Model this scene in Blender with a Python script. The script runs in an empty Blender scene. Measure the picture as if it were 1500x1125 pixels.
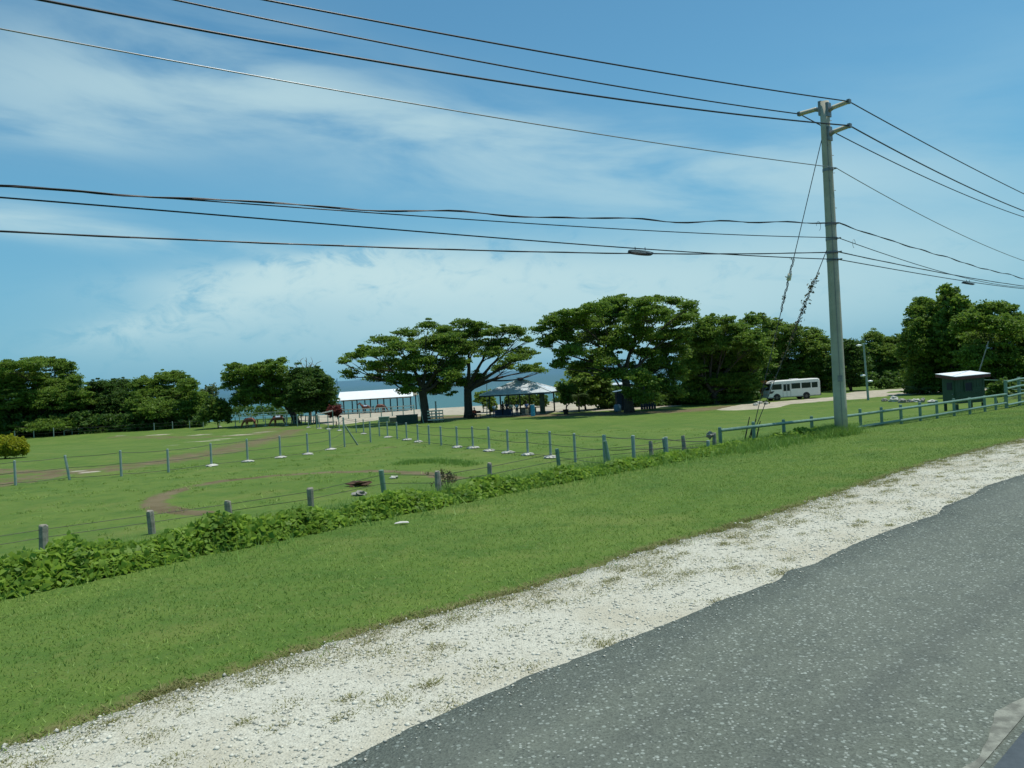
import bpy, bmesh, math, random
import numpy as np
from mathutils import Vector, Matrix, noise as mnoise
R = math.radians
rng = np.random.default_rng(7)
random.seed(7)
scene = bpy.context.scene
COL = scene.collection

# ------------------------------------------------------------------ camera
F = 1167.0                      # focal length in pixels of a 1500 x 1125 frame
HC = 2.6                        # eye height of a passenger above the road
PITCH, ROLL = R(0.956), R(3.4)
_f = Vector((0, math.cos(PITCH), -math.sin(PITCH)))
_u = Vector((0, math.sin(PITCH), math.cos(PITCH)))
_r = Vector((1, 0, 0))
CR = _r * math.cos(ROLL) - _u * math.sin(ROLL)
CU = _r * math.sin(ROLL) + _u * math.cos(ROLL)
CAM = Vector((0, 0, HC))
cd = bpy.data.cameras.new('camera')
cd.sensor_width = 36.0
cd.lens = 36.0 * F / 1500.0
cd.clip_start, cd.clip_end = 0.1, 60000
cam = bpy.data.objects.new('camera', cd)
COL.objects.link(cam)
m3 = Matrix((CR, CU, -_f)).transposed()
cam.matrix_world = Matrix.Translation(CAM) @ m3.to_4x4()
scene.camera = cam

def ray(px, py):
    return CR * ((px - 750) / F) + CU * (-(py - 562.5) / F) + _f

def at(px, py, Y):
    d = ray(px, py)
    return CAM + d * (Y / d.y)

# ------------------------------------------------------------------ lie of the land
TH = R(47)
NX, NY = -math.cos(TH), math.sin(TH)      # across the road, towards the field
RX, RY = math.sin(TH), math.cos(TH)       # along the road

def sstep(a, b, v):
    t = np.clip((v - a) / (b - a), 0, 1)
    return t * t * (3 - 2 * t)

def zg(x, y):
    x = np.asarray(x, float); y = np.asarray(y, float)
    u = NX * x + NY * y
    s = RX * x + RY * y
    g = -0.12 * sstep(7, 13.2, u) - 0.83 * sstep(13.6, 21.5, u) - 0.2 * np.clip((u - 21) / 19, 0, 1)
    drop = -0.95 * np.clip((s - 8) / 47, 0, 1.4) ** 1.35
    near = g + drop * sstep(2, 9, u) + 0.05 * np.sin(x * .21 + 1) * np.sin(y * .17) * sstep(18, 26, u)
    k = sstep(42, 104, y)
    z = near * (1 - k) + (-3.05) * k
    z = z - 3.2 * sstep(132, 190, y) - 6 * sstep(190, 400, y)
    return z

def z1(x, y):
    return float(zg(x, y))

def P(px, py, tmax=400.0):
    """the point of the ground seen at a pixel"""
    d = ray(px, py)
    t, last = 2.0, 2.0
    while t < tmax:
        p = CAM + d * t
        if p.z < z1(p.x, p.y):
            break
        last = t
        t *= 1.02
    a, b = last, t
    for _ in range(30):
        m = (a + b) / 2
        p = CAM + d * m
        if p.z < z1(p.x, p.y): b = m
        else: a = m
    p = CAM + d * b
    return Vector((p.x, p.y, z1(p.x, p.y)))

def US(u, s):
    x, y = NX * u + RX * s, NY * u + RY * s
    return Vector((x, y, z1(x, y)))

# ------------------------------------------------------------------ objects and tags
def tag(o, label=None, cat=None, group=None, kind=None):
    if label: o['label'] = label
    if cat: o['category'] = cat
    if group: o['group'] = group
    if kind: o['kind'] = kind
    return o

def thing(name, label, cat, loc=(0, 0, 0), rz=0.0, group=None):
    o = bpy.data.objects.new(name, None)
    o.empty_display_size = .2
    COL.objects.link(o)
    o.location = loc; o.rotation_euler = (0, 0, rz)
    return tag(o, label, cat, group)

def link(name, me, parent=None, loc=(0, 0, 0), rot=(0, 0, 0), sc=(1, 1, 1)):
    o = bpy.data.objects.new(name, me)
    COL.objects.link(o)
    o.location = loc; o.rotation_euler = rot; o.scale = sc
    if parent: o.parent = parent
    return o

class MB:
    def __init__(self): self.v = []; self.f = []
    def add(self, vs, fs):
        n = len(self.v)
        self.v += [tuple(p) for p in vs]
        self.f += [tuple(i + n for i in f) for f in fs]
        return self
    def box(self, c, s, rz=0.0, tilt=None):
        hx, hy, hz = s[0] / 2, s[1] / 2, s[2] / 2
        M = Matrix.Rotation(rz, 3, 'Z')
        if tilt: M = M @ Matrix.Rotation(tilt[0], 3, 'X') @ Matrix.Rotation(tilt[1], 3, 'Y')
        vs = [Vector(c) + M @ Vector((x * hx, y * hy, z * hz)) for x in (-1, 1) for y in (-1, 1) for z in (-1, 1)]
        return self.add(vs, [(0, 1, 3, 2), (4, 6, 7, 5), (0, 4, 5, 1), (2, 3, 7, 6), (0, 2, 6, 4), (1, 5, 7, 3)])
    def tube(self, pts, rad, n=8, cap=True):
        pts = [Vector(p) for p in pts]
        if not hasattr(rad, '__len__'): rad = [rad] * len(pts)
        rings = []
        for i, p in enumerate(pts):
            t = (pts[min(i + 1, len(pts) - 1)] - pts[max(i - 1, 0)])
            if t.length < 1e-9: t = Vector((0, 0, 1))
            t.normalize()
            a = Vector((0, 0, 1)) if abs(t.z) < .9 else Vector((1, 0, 0))
            e1 = t.cross(a).normalized(); e2 = t.cross(e1)
            rings.append([p + (e1 * math.cos(2 * math.pi * k / n) + e2 * math.sin(2 * math.pi * k / n)) * rad[i] for k in range(n)])
        vs = [q for r_ in rings for q in r_]
        fs = []
        for i in range(len(pts) - 1):
            for k in range(n):
                fs.append((i * n + k, i * n + (k + 1) % n, (i + 1) * n + (k + 1) % n, (i + 1) * n + k))
        if cap:
            fs.append(tuple(range(n - 1, -1, -1))); fs.append(tuple(range((len(pts) - 1) * n, len(pts) * n)))
        return self.add(vs, fs)
    def prism(self, poly, z0, z1_):
        n = len(poly)
        vs = [(p[0], p[1], z0) for p in poly] + [(p[0], p[1], z1_) for p in poly]
        fs = [tuple(range(n - 1, -1, -1)), tuple(range(n, 2 * n))] + [(k, (k + 1) % n, n + (k + 1) % n, n + k) for k in range(n)]
        return self.add(vs, fs)
    def rock(self, c, s, seed=0, rough=.25, sub=2):
        bm = bmesh.new()
        bmesh.ops.create_icosphere(bm, subdivisions=sub, radius=1)
        vs = []
        for v in bm.verts:
            k = 1 + rough * mnoise.noise(v.co * 1.6 + Vector((seed * 3.1, seed, 0))) * 2
            q = v.co * k
            vs.append((c[0] + q.x * s[0], c[1] + q.y * s[1], c[2] + q.z * s[2]))
        fs = [tuple(v.index for v in f.verts) for f in bm.faces]
        bm.free()
        return self.add(vs, fs)
    def mesh(self, name, mat, smooth=False, bevel=0.0, seg=2):
        me = bpy.data.meshes.new(name)
        me.from_pydata(self.v, [], self.f)
        if bevel or True:
            bm = bmesh.new(); bm.from_mesh(me)
            bmesh.ops.recalc_face_normals(bm, faces=bm.faces)
            if bevel:
                bmesh.ops.bevel(bm, geom=list(bm.edges), offset=bevel, segments=seg, affect='EDGES', clamp_overlap=True, profile=.5)
            bm.to_mesh(me); bm.free()
        if smooth: me.polygons.foreach_set('use_smooth', [True] * len(me.polygons))
        me.materials.append(mat)
        me.update()
        return me
    def part(self, name, mat, parent=None, **k):
        return link(name, self.mesh(name, mat, **k), parent)

def np_mesh(name, verts, faces, mat, attrs=None, smooth=False):
    """fast mesh from arrays; faces (n,k)"""
    me = bpy.data.meshes.new(name)
    nv, (nf, k) = len(verts), faces.shape
    me.vertices.add(nv); me.vertices.foreach_set('co', np.ascontiguousarray(verts, np.float32).ravel())
    me.loops.add(nf * k); me.loops.foreach_set('vertex_index', faces.astype(np.int32).ravel())
    me.polygons.add(nf)
    me.polygons.foreach_set('loop_start', np.arange(0, nf * k, k, dtype=np.int32))
    me.polygons.foreach_set('loop_total', np.full(nf, k, np.int32))
    if smooth: me.polygons.foreach_set('use_smooth', np.ones(nf, bool))
    for nme, arr in (attrs or {}).items():
        a = me.attributes.new(nme, 'FLOAT', 'POINT')
        a.data.foreach_set('value', np.ascontiguousarray(arr, np.float32))
    me.materials.append(mat)
    me.update(calc_edges=True)
    me.validate()
    return me

# ------------------------------------------------------------------ materials
class NT:
    def __init__(self, tree): self.t = tree
    def n(self, typ, **kw):
        nd = self.t.nodes.new(typ)
        for k, v in kw.items(): setattr(nd, k, v)
        return nd
    def l(self, a, b): self.t.links.new(a, b)
    def math(self, op, a, b=None, c=None, clamp=False):
        nd = self.n('ShaderNodeMath', operation=op); nd.use_clamp = clamp
        for i, q in enumerate((a, b, c)):
            if q is None: continue
            if isinstance(q, (int, float)): nd.inputs[i].default_value = q
            else: self.l(q, nd.inputs[i])
        return nd.outputs[0]
    def mix(self, f, a, b, blend='MIX'):
        nd = self.n('ShaderNodeMix', data_type='RGBA', blend_type=blend)
        for i, q in ((0, f), (6, a), (7, b)):
            if isinstance(q, (int, float)): nd.inputs[i].default_value = q
            elif isinstance(q, (tuple, list)): nd.inputs[i].default_value = (*q[:3], 1)
            else: self.l(q, nd.inputs[i])
        return nd.outputs[2]
    def noise(self, vec, scale, detail=3, rough=.55, dist=0.0):
        nd = self.n('ShaderNodeTexNoise')
        nd.inputs['Scale'].default_value = scale; nd.inputs['Detail'].default_value = detail
        nd.inputs['Roughness'].default_value = rough; nd.inputs['Distortion'].default_value = dist
        if vec is not None: self.l(vec, nd.inputs['Vector'])
        return nd.outputs['Fac']
    def ramp(self, f, lo, hi):
        nd = self.n('ShaderNodeMapRange'); nd.clamp = True
        nd.interpolation_type = 'SMOOTHSTEP'
        nd.inputs[1].default_value = lo; nd.inputs[2].default_value = hi
        self.l(f, nd.inputs[0])
        return nd.outputs[0]
    def attr(self, name):
        return self.n('ShaderNodeAttribute', attribute_name=name).outputs['Fac']
    def bump(self, h, strength=.5, dist=.02):
        nd = self.n('ShaderNodeBump'); nd.inputs['Strength'].default_value = strength
        nd.inputs['Distance'].default_value = dist; self.l(h, nd.inputs['Height'])
        return nd.outputs[0]

def new_mat(name):
    m = bpy.data.materials.new(name); m.use_nodes = True
    nt = NT(m.node_tree)
    b = m.node_tree.nodes['Principled BSDF']
    return m, nt, b

def simple(name, col, rough=.6, var=.25, scale=6.0, metal=0.0, bump=0.0, col2=None, spec=.4):
    m, nt, b = new_mat(name)
    tc = nt.n('ShaderNodeTexCoord').outputs['Object']
    f = nt.noise(tc, scale, 4, .6)
    f2 = nt.noise(tc, scale * 6.3, 3, .6)
    c2 = col2 or tuple(c * (1 - var) for c in col)
    c = nt.mix(nt.ramp(f, .35, .65), col, c2)
    c = nt.mix(nt.math('MULTIPLY', nt.ramp(f2, .45, .75), var), c, tuple(x * .55 for x in col))
    nt.l(c, b.inputs['Base Color'])
    b.inputs['Roughness'].default_value = rough
    b.inputs['Metallic'].default_value = metal
    b.inputs['Specular IOR Level'].default_value = spec
    if bump: nt.l(nt.bump(f2, bump, .01), b.inputs['Normal'])
    return m

def leaf(name, dark, light, trans=.46, rough=.55):
    """foliage: leaf colour varies from spray to spray"""
    m, nt, b = new_mat(name)
    t = nt.attr('tint')
    c = nt.mix(t, dark, light)
    nt.l(c, b.inputs['Base Color'])
    b.inputs['Roughness'].default_value = rough
    b.inputs['Specular IOR Level'].default_value = .25
    tr = nt.n('ShaderNodeBsdfTranslucent')
    nt.l(nt.mix(.5, c, light), tr.inputs['Color'])
    mx = nt.n('ShaderNodeMixShader'); mx.inputs[0].default_value = trans
    nt.l(b.outputs[0], mx.inputs[1]); nt.l(tr.outputs[0], mx.inputs[2])
    nt.l(mx.outputs[0], m.node_tree.nodes['Material Output'].inputs['Surface'])
    return m

M = {}
M['leaf_canopy'] = leaf('leaf_canopy', (0.066, 0.130, 0.021), (0.207, 0.324, 0.042))
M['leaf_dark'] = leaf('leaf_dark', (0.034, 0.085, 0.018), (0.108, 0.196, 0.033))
M['leaf_mid'] = leaf('leaf_mid', (0.073, 0.141, 0.025), (0.227, 0.336, 0.048))
M['leaf_bright'] = leaf('leaf_bright', (0.052, 0.111, 0.018), (0.156, 0.247, 0.039))
M['leaf_yellow'] = leaf('leaf_yellow', (0.179, 0.221, 0.016), (0.442, 0.455, 0.028))
M['leaf_vine'] = leaf('leaf_vine', (0.078, 0.166, 0.023), (0.305, 0.463, 0.061))
M['leaf_red'] = leaf('leaf_red', (.10, .03, .025), (.24, .07, .06))
M['leaf_croton'] = leaf('leaf_croton', (.07, .07, .015), (.24, .13, .03))
M['leaf_palm'] = leaf('leaf_palm', (.05, .09, .03), (.17, .24, .09))
M['leaf_dry'] = leaf('leaf_dry', (.07, .06, .03), (.16, .15, .07))
M['blade'] = leaf('blade', (0.106, 0.214, 0.038), (0.270, 0.384, 0.069), .25)
M['blade_long'] = leaf('blade_long', (0.101, 0.202, 0.036), (0.263, 0.425, 0.081), .25)
M['bark'] = simple('bark', (.075, .06, .045), .9, .4, 3, bump=.6)
M['bark_pale'] = simple('bark_pale', (.32, .27, .2), .9, .35, 4, bump=.4)
M['concrete'] = simple('concrete', (.47, .445, .34), .85, .26, .9, bump=.2, col2=(.37, .355, .265))
M['steel'] = simple('steel', (.26, .27, .26), .5, .25, 8, metal=.6)
M['porcelain'] = simple('porcelain', (.62, .58, .42), .35, .15, 5)
M['cable'] = simple('cable', (.014, .016, .018), .38, .2, 3)
M['cable_bare'] = simple('cable_bare', (.30, .31, .31), .4, .2, 3, metal=.6)
M['wire'] = simple('wire', (.09, .085, .08), .6, .3, 4, metal=.3)
M['green_pipe'] = simple('green_pipe', (.125, .22, .15), .45, .25, 5, col2=(.18, .28, .20), spec=.7)
M['green_post'] = simple('green_post', (.27, .35, .30), .6, .3, 5, col2=(.36, .41, .36))
M['pale_green'] = simple('pale_green', (.25, .38, .31), .6, .25, 5)
M['old_wood'] = simple('old_wood', (.33, .31, .25), .9, .4, 7, bump=.5)
M['white_wood'] = simple('white_wood', (.6, .62, .55), .7, .2, 4)
M['stone_white'] = simple('stone_white', (.55, .55, .48), .9, .3, 5, bump=.5)
M['stone_grey'] = simple('stone_grey', (.32, .31, .27), .9, .4, 3, bump=.6)
M['soil'] = simple('soil', (.10, .055, .03), .95, .4, 6, bump=.8)
M['roof_white'] = simple('roof_white', (.82, .84, .82), .45, .08, 1.2)
M['roof_tin'] = simple('roof_tin', (.62, .68, .70), .4, .2, 2)
M['bus_white'] = simple('bus_white', (.80, .80, .74), .28, .06, .8, spec=.5)
M['bus_trim'] = simple('bus_trim', (.03, .03, .03), .5, .2, 5)
M['rubber'] = simple('rubber', (.02, .02, .02), .85, .2, 6)
M['rim'] = simple('rim', (.12, .12, .115), .45, .3, 6, metal=.4)
M['hut_green'] = simple('hut_green', (.032, .078, .042), .55, .22, 2.2)
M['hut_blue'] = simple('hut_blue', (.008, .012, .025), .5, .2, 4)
M['red_board'] = simple('red_board', (.16, .05, .04), .7, .3, 4)
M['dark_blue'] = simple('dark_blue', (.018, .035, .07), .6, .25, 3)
M['cyan'] = simple('cyan', (.05, .33, .48), .4, .1, 4)
M['tank_blue'] = simple('tank_blue', (.16, .26, .33), .5, .15, 4)
M['wall_green'] = simple('wall_green', (.05, .085, .055), .8, .3, 2)
M['tan_board'] = simple('tan_board', (.42, .33, .2), .8, .2, 4)
M['horse_coat'] = simple('horse_coat', (.17, .055, .03), .5, .35, 2.5)
M['horse_dark'] = simple('horse_dark', (.02, .013, .01), .6, .3, 5)
M['cloth_blue'] = simple('cloth_blue', (.10, .16, .34), .9, .15, 8)
M['cloth_pale'] = simple('cloth_pale', (.42, .50, .58), .9, .15, 8)
M['cloth_cream'] = simple('cloth_cream', (.62, .57, .42), .9, .15, 8)
M['cloth_black'] = simple('cloth_black', (.02, .02, .025), .9, .2, 8)
M['cloth_red'] = simple('cloth_red', (.45, .07, .04), .9, .15, 8)
M['cloth_denim'] = simple('cloth_denim', (.05, .08, .15), .9, .2, 8)
M['skin'] = simple('skin', (.12, .065, .04), .55, .15, 6)
M['hair'] = simple('hair', (.012, .01, .009), .7, .2, 9)
M['sail'] = simple('sail', (.8, .8, .78), .7, .05, 2)
M['lamp_glass'] = simple('lamp_glass', (.8, .82, .8), .25, .05, 3)
m, nt, b = new_mat('window_glass')
b.inputs['Base Color'].default_value = (.012, .02, .026, 1); b.inputs['Roughness'].default_value = .08
b.inputs['Specular IOR Level'].default_value = .5
M['glass'] = m

# ---- ground
m, nt, b = new_mat('meadow')
pos = nt.n('ShaderNodeNewGeometry').outputs['Position']
n1 = nt.noise(pos, .11, 4, .6); n2 = nt.noise(pos, .8, 4, .65); n3 = nt.noise(pos, 5.5, 4, .7); n4 = nt.noise(pos, 30, 3, .7)
g = nt.mix(nt.ramp(n1, .35, .65), (.090, .158, .025), (.122, .188, .034))
g = nt.mix(nt.math('MULTIPLY', nt.ramp(n2, .42, .66), .75), g, (.066, .137, .022))
g = nt.mix(nt.math('MULTIPLY', nt.ramp(n3, .48, .72), .6), g, (.145, .18, .046))
g = nt.mix(nt.math('MULTIPLY', nt.ramp(nt.noise(pos, 2.1, 5, .7), .5, .72), .55), g, (.05, .108, .018))
g = nt.mix(nt.math('MULTIPLY', nt.ramp(n4, .45, .8), .45), g, (.045, .082, .018))
dry = nt.math('ADD', nt.attr('dry'), nt.math('MULTIPLY', nt.math('SUBTRACT', n3, .5), .9))
g = nt.mix(nt.math('MULTIPLY', nt.ramp(dry, .3, .8), .8), g, (.16, .135, .06))
g = nt.mix(nt.math('MULTIPLY', nt.ramp(nt.noise(pos, .42, 5, .65), .5, .7), .5), g, (.165, .19, .05))
d = nt.math('ADD', nt.attr('dirt_shade'), nt.math('MULTIPLY', nt.math('SUBTRACT', nt.noise(pos, 1.1, 6, .75), .5), 1.7))
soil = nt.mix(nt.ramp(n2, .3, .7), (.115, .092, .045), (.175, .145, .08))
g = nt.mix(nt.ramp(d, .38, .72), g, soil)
s = nt.math('ADD', nt.attr('sand'), nt.math('MULTIPLY', nt.math('SUBTRACT', nt.noise(pos, .9, 5, .7), .5), .9))
g = nt.mix(nt.ramp(s, .4, .6), g, nt.mix(nt.ramp(n2, .35, .65), (.45, .41, .31), (.33, .30, .23)))
nt.l(g, b.inputs['Base Color']); b.inputs['Roughness'].default_value = .9; b.inputs['Specular IOR Level'].default_value = .15
nt.l(nt.bump(nt.math('ADD', nt.math('MULTIPLY', n3, .6), n4), .55, .06), b.inputs['Normal'])
M['meadow'] = m

m, nt, b = new_mat('asphalt')
pos = nt.n('ShaderNodeNewGeometry').outputs['Position']
v = nt.n('ShaderNodeTexVoronoi'); v.inputs['Scale'].default_value = 62; nt.l(pos, v.inputs['Vector'])
v2 = nt.n('ShaderNodeTexVoronoi'); v2.inputs['Scale'].default_value = 19; nt.l(pos, v2.inputs['Vector'])
sp = nt.n('ShaderNodeSeparateColor'); nt.l(v.outputs['Color'], sp.inputs[0])
sp2 = nt.n('ShaderNodeSeparateColor'); nt.l(v2.outputs['Color'], sp2.inputs[0])
n1 = nt.noise(pos, .35, 4, .6); n2 = nt.noise(pos, 3.0, 4, .6)
c = nt.mix(nt.ramp(n1, .3, .7), (.080, .093, .072), (.108, .122, .097))
c = nt.mix(nt.math('MULTIPLY', nt.ramp(n2, .45, .7), .5), c, (.052, .065, .056))
c = nt.mix(nt.math('MULTIPLY', sp.outputs[0], .65), c, (.17, .195, .155))
peb = nt.math('MULTIPLY', nt.math('GREATER_THAN', sp2.outputs[1], .70), nt.math('LESS_THAN', v2.outputs['Distance'], .30))
c = nt.mix(nt.math('MULTIPLY', peb, .55), c, (.34, .39, .34))
v3 = nt.n('ShaderNodeTexVoronoi'); v3.inputs['Scale'].default_value = 36; nt.l(pos, v3.inputs['Vector'])
sp3 = nt.n('ShaderNodeSeparateColor'); nt.l(v3.outputs['Color'], sp3.inputs[0])
p3 = nt.math('MULTIPLY', nt.math('GREATER_THAN', sp3.outputs[0], .72), nt.math('LESS_THAN', v3.outputs['Distance'], .38))
c = nt.mix(nt.math('MULTIPLY', p3, nt.math('MULTIPLY', sp3.outputs[1], .8)), c, (.38, .42, .37))
p4 = nt.math('MULTIPLY', nt.math('GREATER_THAN', sp3.outputs[2], .8), nt.math('LESS_THAN', v3.outputs['Distance'], .4))
c = nt.mix(nt.math('MULTIPLY', p4, .6), c, (.03, .034, .032))
# wheel paths and old stains
rd = nt.n('ShaderNodeMapping'); rd.inputs['Rotation'].default_value = (0, 0, math.pi / 2 - TH); rd.inputs['Scale'].default_value = (1, 1, 1)
vr = nt.n('ShaderNodeVectorRotate', rotation_type='Z_AXIS'); vr.inputs['Angle'].default_value = TH - math.pi / 2
nt.l(pos, vr.inputs['Vector']); ms_ = nt.n('ShaderNodeMapping'); ms_.inputs['Scale'].default_value = (.05, 1.1, 1); nt.l(vr.outputs[0], ms_.inputs['Vector'])
c = nt.mix(nt.math('MULTIPLY', nt.ramp(nt.noise(ms_.outputs[0], 1.0, 3, .6), .42, .68), .38), c, (.05, .058, .053))
nt.l(c, b.inputs['Base Color']); b.inputs['Roughness'].default_value = .8; b.inputs['Specular IOR Level'].default_value = .3
nt.l(nt.bump(v.outputs['Distance'], .5, .008), b.inputs['Normal'])
M['asphalt'] = m
m, nt, b = new_mat('sill_grey')  # bluish grey of the vehicle's window sill, laid on the road
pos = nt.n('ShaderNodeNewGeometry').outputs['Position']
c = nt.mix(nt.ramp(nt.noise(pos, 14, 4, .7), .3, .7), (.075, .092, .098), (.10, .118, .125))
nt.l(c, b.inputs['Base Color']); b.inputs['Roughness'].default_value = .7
M['sill_grey'] = m
M['line_paint'] = simple('line_paint', (.25, .26, .21), .85, .5, 9, bump=.3)

m, nt, b = new_mat('gravel')
pos = nt.n('ShaderNodeNewGeometry').outputs['Position']
v = nt.n('ShaderNodeTexVoronoi'); v.inputs['Scale'].default_value = 42; nt.l(pos, v.inputs['Vector'])
sp = nt.n('ShaderNodeSeparateColor'); nt.l(v.outputs['Color'], sp.inputs[0])
n1 = nt.noise(pos, .7, 4, .6); n2 = nt.noise(pos, 6, 4, .65)
c = nt.mix(sp.outputs[0], (.56, .555, .455), (.43, .425, .345))
c = nt.mix(nt.math('MULTIPLY', nt.ramp(n1, .42, .68), .75), c, (.42, .395, .295))
c = nt.mix(nt.math('MULTIPLY', nt.ramp(n2, .55, .8), .55), c, (.30, .29, .225))
nt.l(c, b.inputs['Base Color']); b.inputs['Roughness'].default_value = .95; b.inputs['Specular IOR Level'].default_value = .1
nt.l(nt.bump(v.outputs['Distance'], .8, .018), b.inputs['Normal'])
M['gravel'] = m
m, nt, b = new_mat('gravel_stone')
t = nt.attr('tint')
nt.l(nt.mix(t, (.40, .395, .325), (.64, .63, .52)), b.inputs['Base Color']); b.inputs['Roughness'].default_value = .95
M['gravel_stone'] = m

m, nt, b = new_mat('sea_water')
pos = nt.n('ShaderNodeNewGeometry').outputs['Position']
spx = nt.n('ShaderNodeSeparateXYZ'); nt.l(pos, spx.inputs[0])
mp = nt.n('ShaderNodeMapping'); mp.inputs['Scale'].default_value = (.02, .06, 1); nt.l(pos, mp.inputs['Vector'])
n1 = nt.noise(mp.outputs[0], 1.0, 4, .6)
shore = nt.math('ADD', spx.outputs[1], nt.math('MULTIPLY', nt.math('SUBTRACT', n1, .5), 120))
c = nt.mix(nt.ramp(shore, 150, 420), (.020, .105, .10), (.015, .075, .092))
c = nt.mix(nt.ramp(shore, 380, 1100), c, (.018, .085, .13))
nt.l(c, b.inputs['Base Color']); b.inputs['Roughness'].default_value = .35; b.inputs['Specular IOR Level'].default_value = .22
wv = nt.noise(pos, .55, 4, .6)
nt.l(nt.bump(wv, .5, .4), b.inputs['Normal'])
M['sea'] = m
M['leaf_dry_blade'] = leaf('leaf_dry_blade', (.16, .175, .05), (.29, .28, .11), .3)
# ------------------------------------------------------------------ ground sheet
def polydist(poly, X, Y):
    best = np.full(X.shape, 1e9)
    for (ax, ay), (bx, by) in zip(poly[:-1], poly[1:]):
        dx, dy = bx - ax, by - ay
        t = np.clip(((X - ax) * dx + (Y - ay) * dy) / (dx * dx + dy * dy + 1e-9), 0, 1)
        best = np.minimum(best, np.hypot(X - ax - t * dx, Y - ay - t * dy))
    return best

def PP(*px):
    return [(lambda q: (q.x, q.y))(P(a, b)) for a, b in px]

def edge_curve(px):
    q = [P(*p) for p in px]
    us = sorted((RX * p.x + RY * p.y, NX * p.x + NY * p.y) for p in q)
    return np.array([p[0] for p in us]), np.array([p[1] for p in us])
RE = edge_curve([(500, 1125), (600, 1073), (713, 1023), (793, 990), (890, 953), (933, 935), (993, 913), (1050, 886), (1100, 870), (1136, 855), (1153, 842), (1192, 830), (1248, 802), (1304, 780), (1352, 763), (1375, 756), (1382, 745), (1425, 728), (1442, 715), (1498, 698)])
GE = edge_curve([(24, 1098), (80, 1078), (160, 1046), (216, 1026), (296, 1002), (356, 986), (444, 958), (536, 926), (592, 912), (667, 895), (733, 876), (800, 856), (877, 832), (937, 810), (973, 800), (1050, 781), (1136, 754), (1222, 725), (1308, 696), (1360, 679), (1420, 664), (1485, 648)])
ang = np.concatenate([np.arange(-46, 46.01, .22), np.arange(49, 314, 4)])
ang = np.radians(ang)
rad = [0.0, .6]
while rad[-1] < 420: rad.append(rad[-1] * 1.0125)
while rad[-1] < 4000: rad.append(rad[-1] * 1.25)
rad = np.array(rad[1:])
A_, R_ = np.meshgrid(ang, rad)
X, Y = (R_ * np.sin(A_)).ravel(), (R_ * np.cos(A_)).ravel()

Z = zg(X, Y)
na, nr = len(ang), len(rad)
U = NX * X + NY * Y; S = RX * X + RY * Y
Z = Z - .05 * sstep(6.7, 6.0, U)                 # bed under the shoulder and the road
i, j = np.meshgrid(np.arange(nr - 1), np.arange(na), indexing='ij')
j2 = (j + 1) % na
quads = np.stack([i * na + j, i * na + j2, (i + 1) * na + j2, (i + 1) * na + j], -1).reshape(-1, 4)
quads = quads[:, ::-1]
# worn earth
track = PP((300, 752), (245, 748), (222, 738), (236, 726), (275, 714), (330, 704), (400, 697), (480, 692), (560, 690), (630, 694), (665, 701))
worn = PP((-120, 716), (0, 708), (60, 697), (150, 688), (240, 676), (330, 660), (385, 645), (430, 630))
worn2 = PP((-80, 688), (20, 692), (80, 691))
horse_patch = PP((200, 640), (300, 641), (370, 637), (400, 628))
dirt_shade = np.exp(-(polydist(track, X, Y) / .55) ** 2) * .86
dirt_shade = np.maximum(dirt_shade, np.exp(-(polydist(worn, X, Y) / 2.6) ** 2) * .68)
dirt_shade = np.maximum(dirt_shade, np.exp(-(polydist(worn2, X, Y) / 1.5) ** 2) * .7)
dirt_shade = np.maximum(dirt_shade, np.exp(-(polydist(horse_patch, X, Y) / 4) ** 2) * .55)
for (px, py, r) in ((576, 655, 1.2), (660, 700, .7), (692, 657, .5), (525, 709, .9), (610, 650, 1.0), (170, 640, 2.5)):
    q = P(px, py); dirt_shade = np.maximum(dirt_shade, np.exp(-(np.hypot(X - q.x, Y - q.y) / r) ** 2) * .62)
# bare earth under the big trees and along the yard, plus their painted shade
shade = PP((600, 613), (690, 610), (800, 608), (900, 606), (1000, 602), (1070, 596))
dirt_shade = np.maximum(dirt_shade, np.exp(-(polydist(shade, X, Y) / 4.5) ** 2) * .8)
# sand of the beach yard
edge = PP((-300, 622), (100, 617), (200, 612), (330, 609), (420, 610), (440, 617), (480, 622), (503, 622), (525, 619), (564, 614), (600, 611), (650, 608.5), (700, 607), (830, 604), (950, 599), (1000, 594))
ea = np.array([math.atan2(a, b) for a, b in edge]); er = np.array([math.hypot(a, b) for a, b in edge])
o_ = np.argsort(ea); ea, er = ea[o_], er[o_]
AA = np.arctan2(X, Y); RR = np.hypot(X, Y)
lim = np.interp(AA, ea, er, left=150, right=150)
sand = sstep(-3, 3, RR - lim) * (Y > 0)
sand = np.maximum(sand, sstep(138, 146, Y))
drive = PP((1095, 598), (1120, 592.5), (1180, 587.5), (1240, 582.5), (1290, 578), (1380, 574), (1500, 566))
sand = np.maximum(sand, sstep(3.6, 2.4, polydist(drive, X, Y) - .2))
sand = np.maximum(sand, sstep(3.0, 2.0, polydist(PP((1240, 584), (1275, 574), (1330, 570)), X, Y)))
for (px, py, r) in ((352, 637, 1.7), (325, 643, 1.3), (303, 646, 1.5), (292, 637, 1.4), (385, 633, 1.2), (232, 637, 1.4), (180, 638, 1.0), (258, 652, .7), (118, 690, .45), (128, 692, .35), (140, 691, .35), (280, 657, .5)):
    q = P(px, py); sand = np.maximum(sand, .75 * np.exp(-(((X - q.x) / (1.8 * r)) ** 2 + ((Y - q.y) / r) ** 2)))
GU = np.interp(S, *GE)
dry = sstep(.75, -.05, U - GU) * .72 + .18 * sstep(9, 12, U) * sstep(16, 12, U)
ground_me = np_mesh('ground', np.stack([X, Y, Z], 1), quads, M['meadow'], {'dirt_shade': dirt_shade, 'sand': sand, 'dry': dry}, smooth=True)
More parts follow.
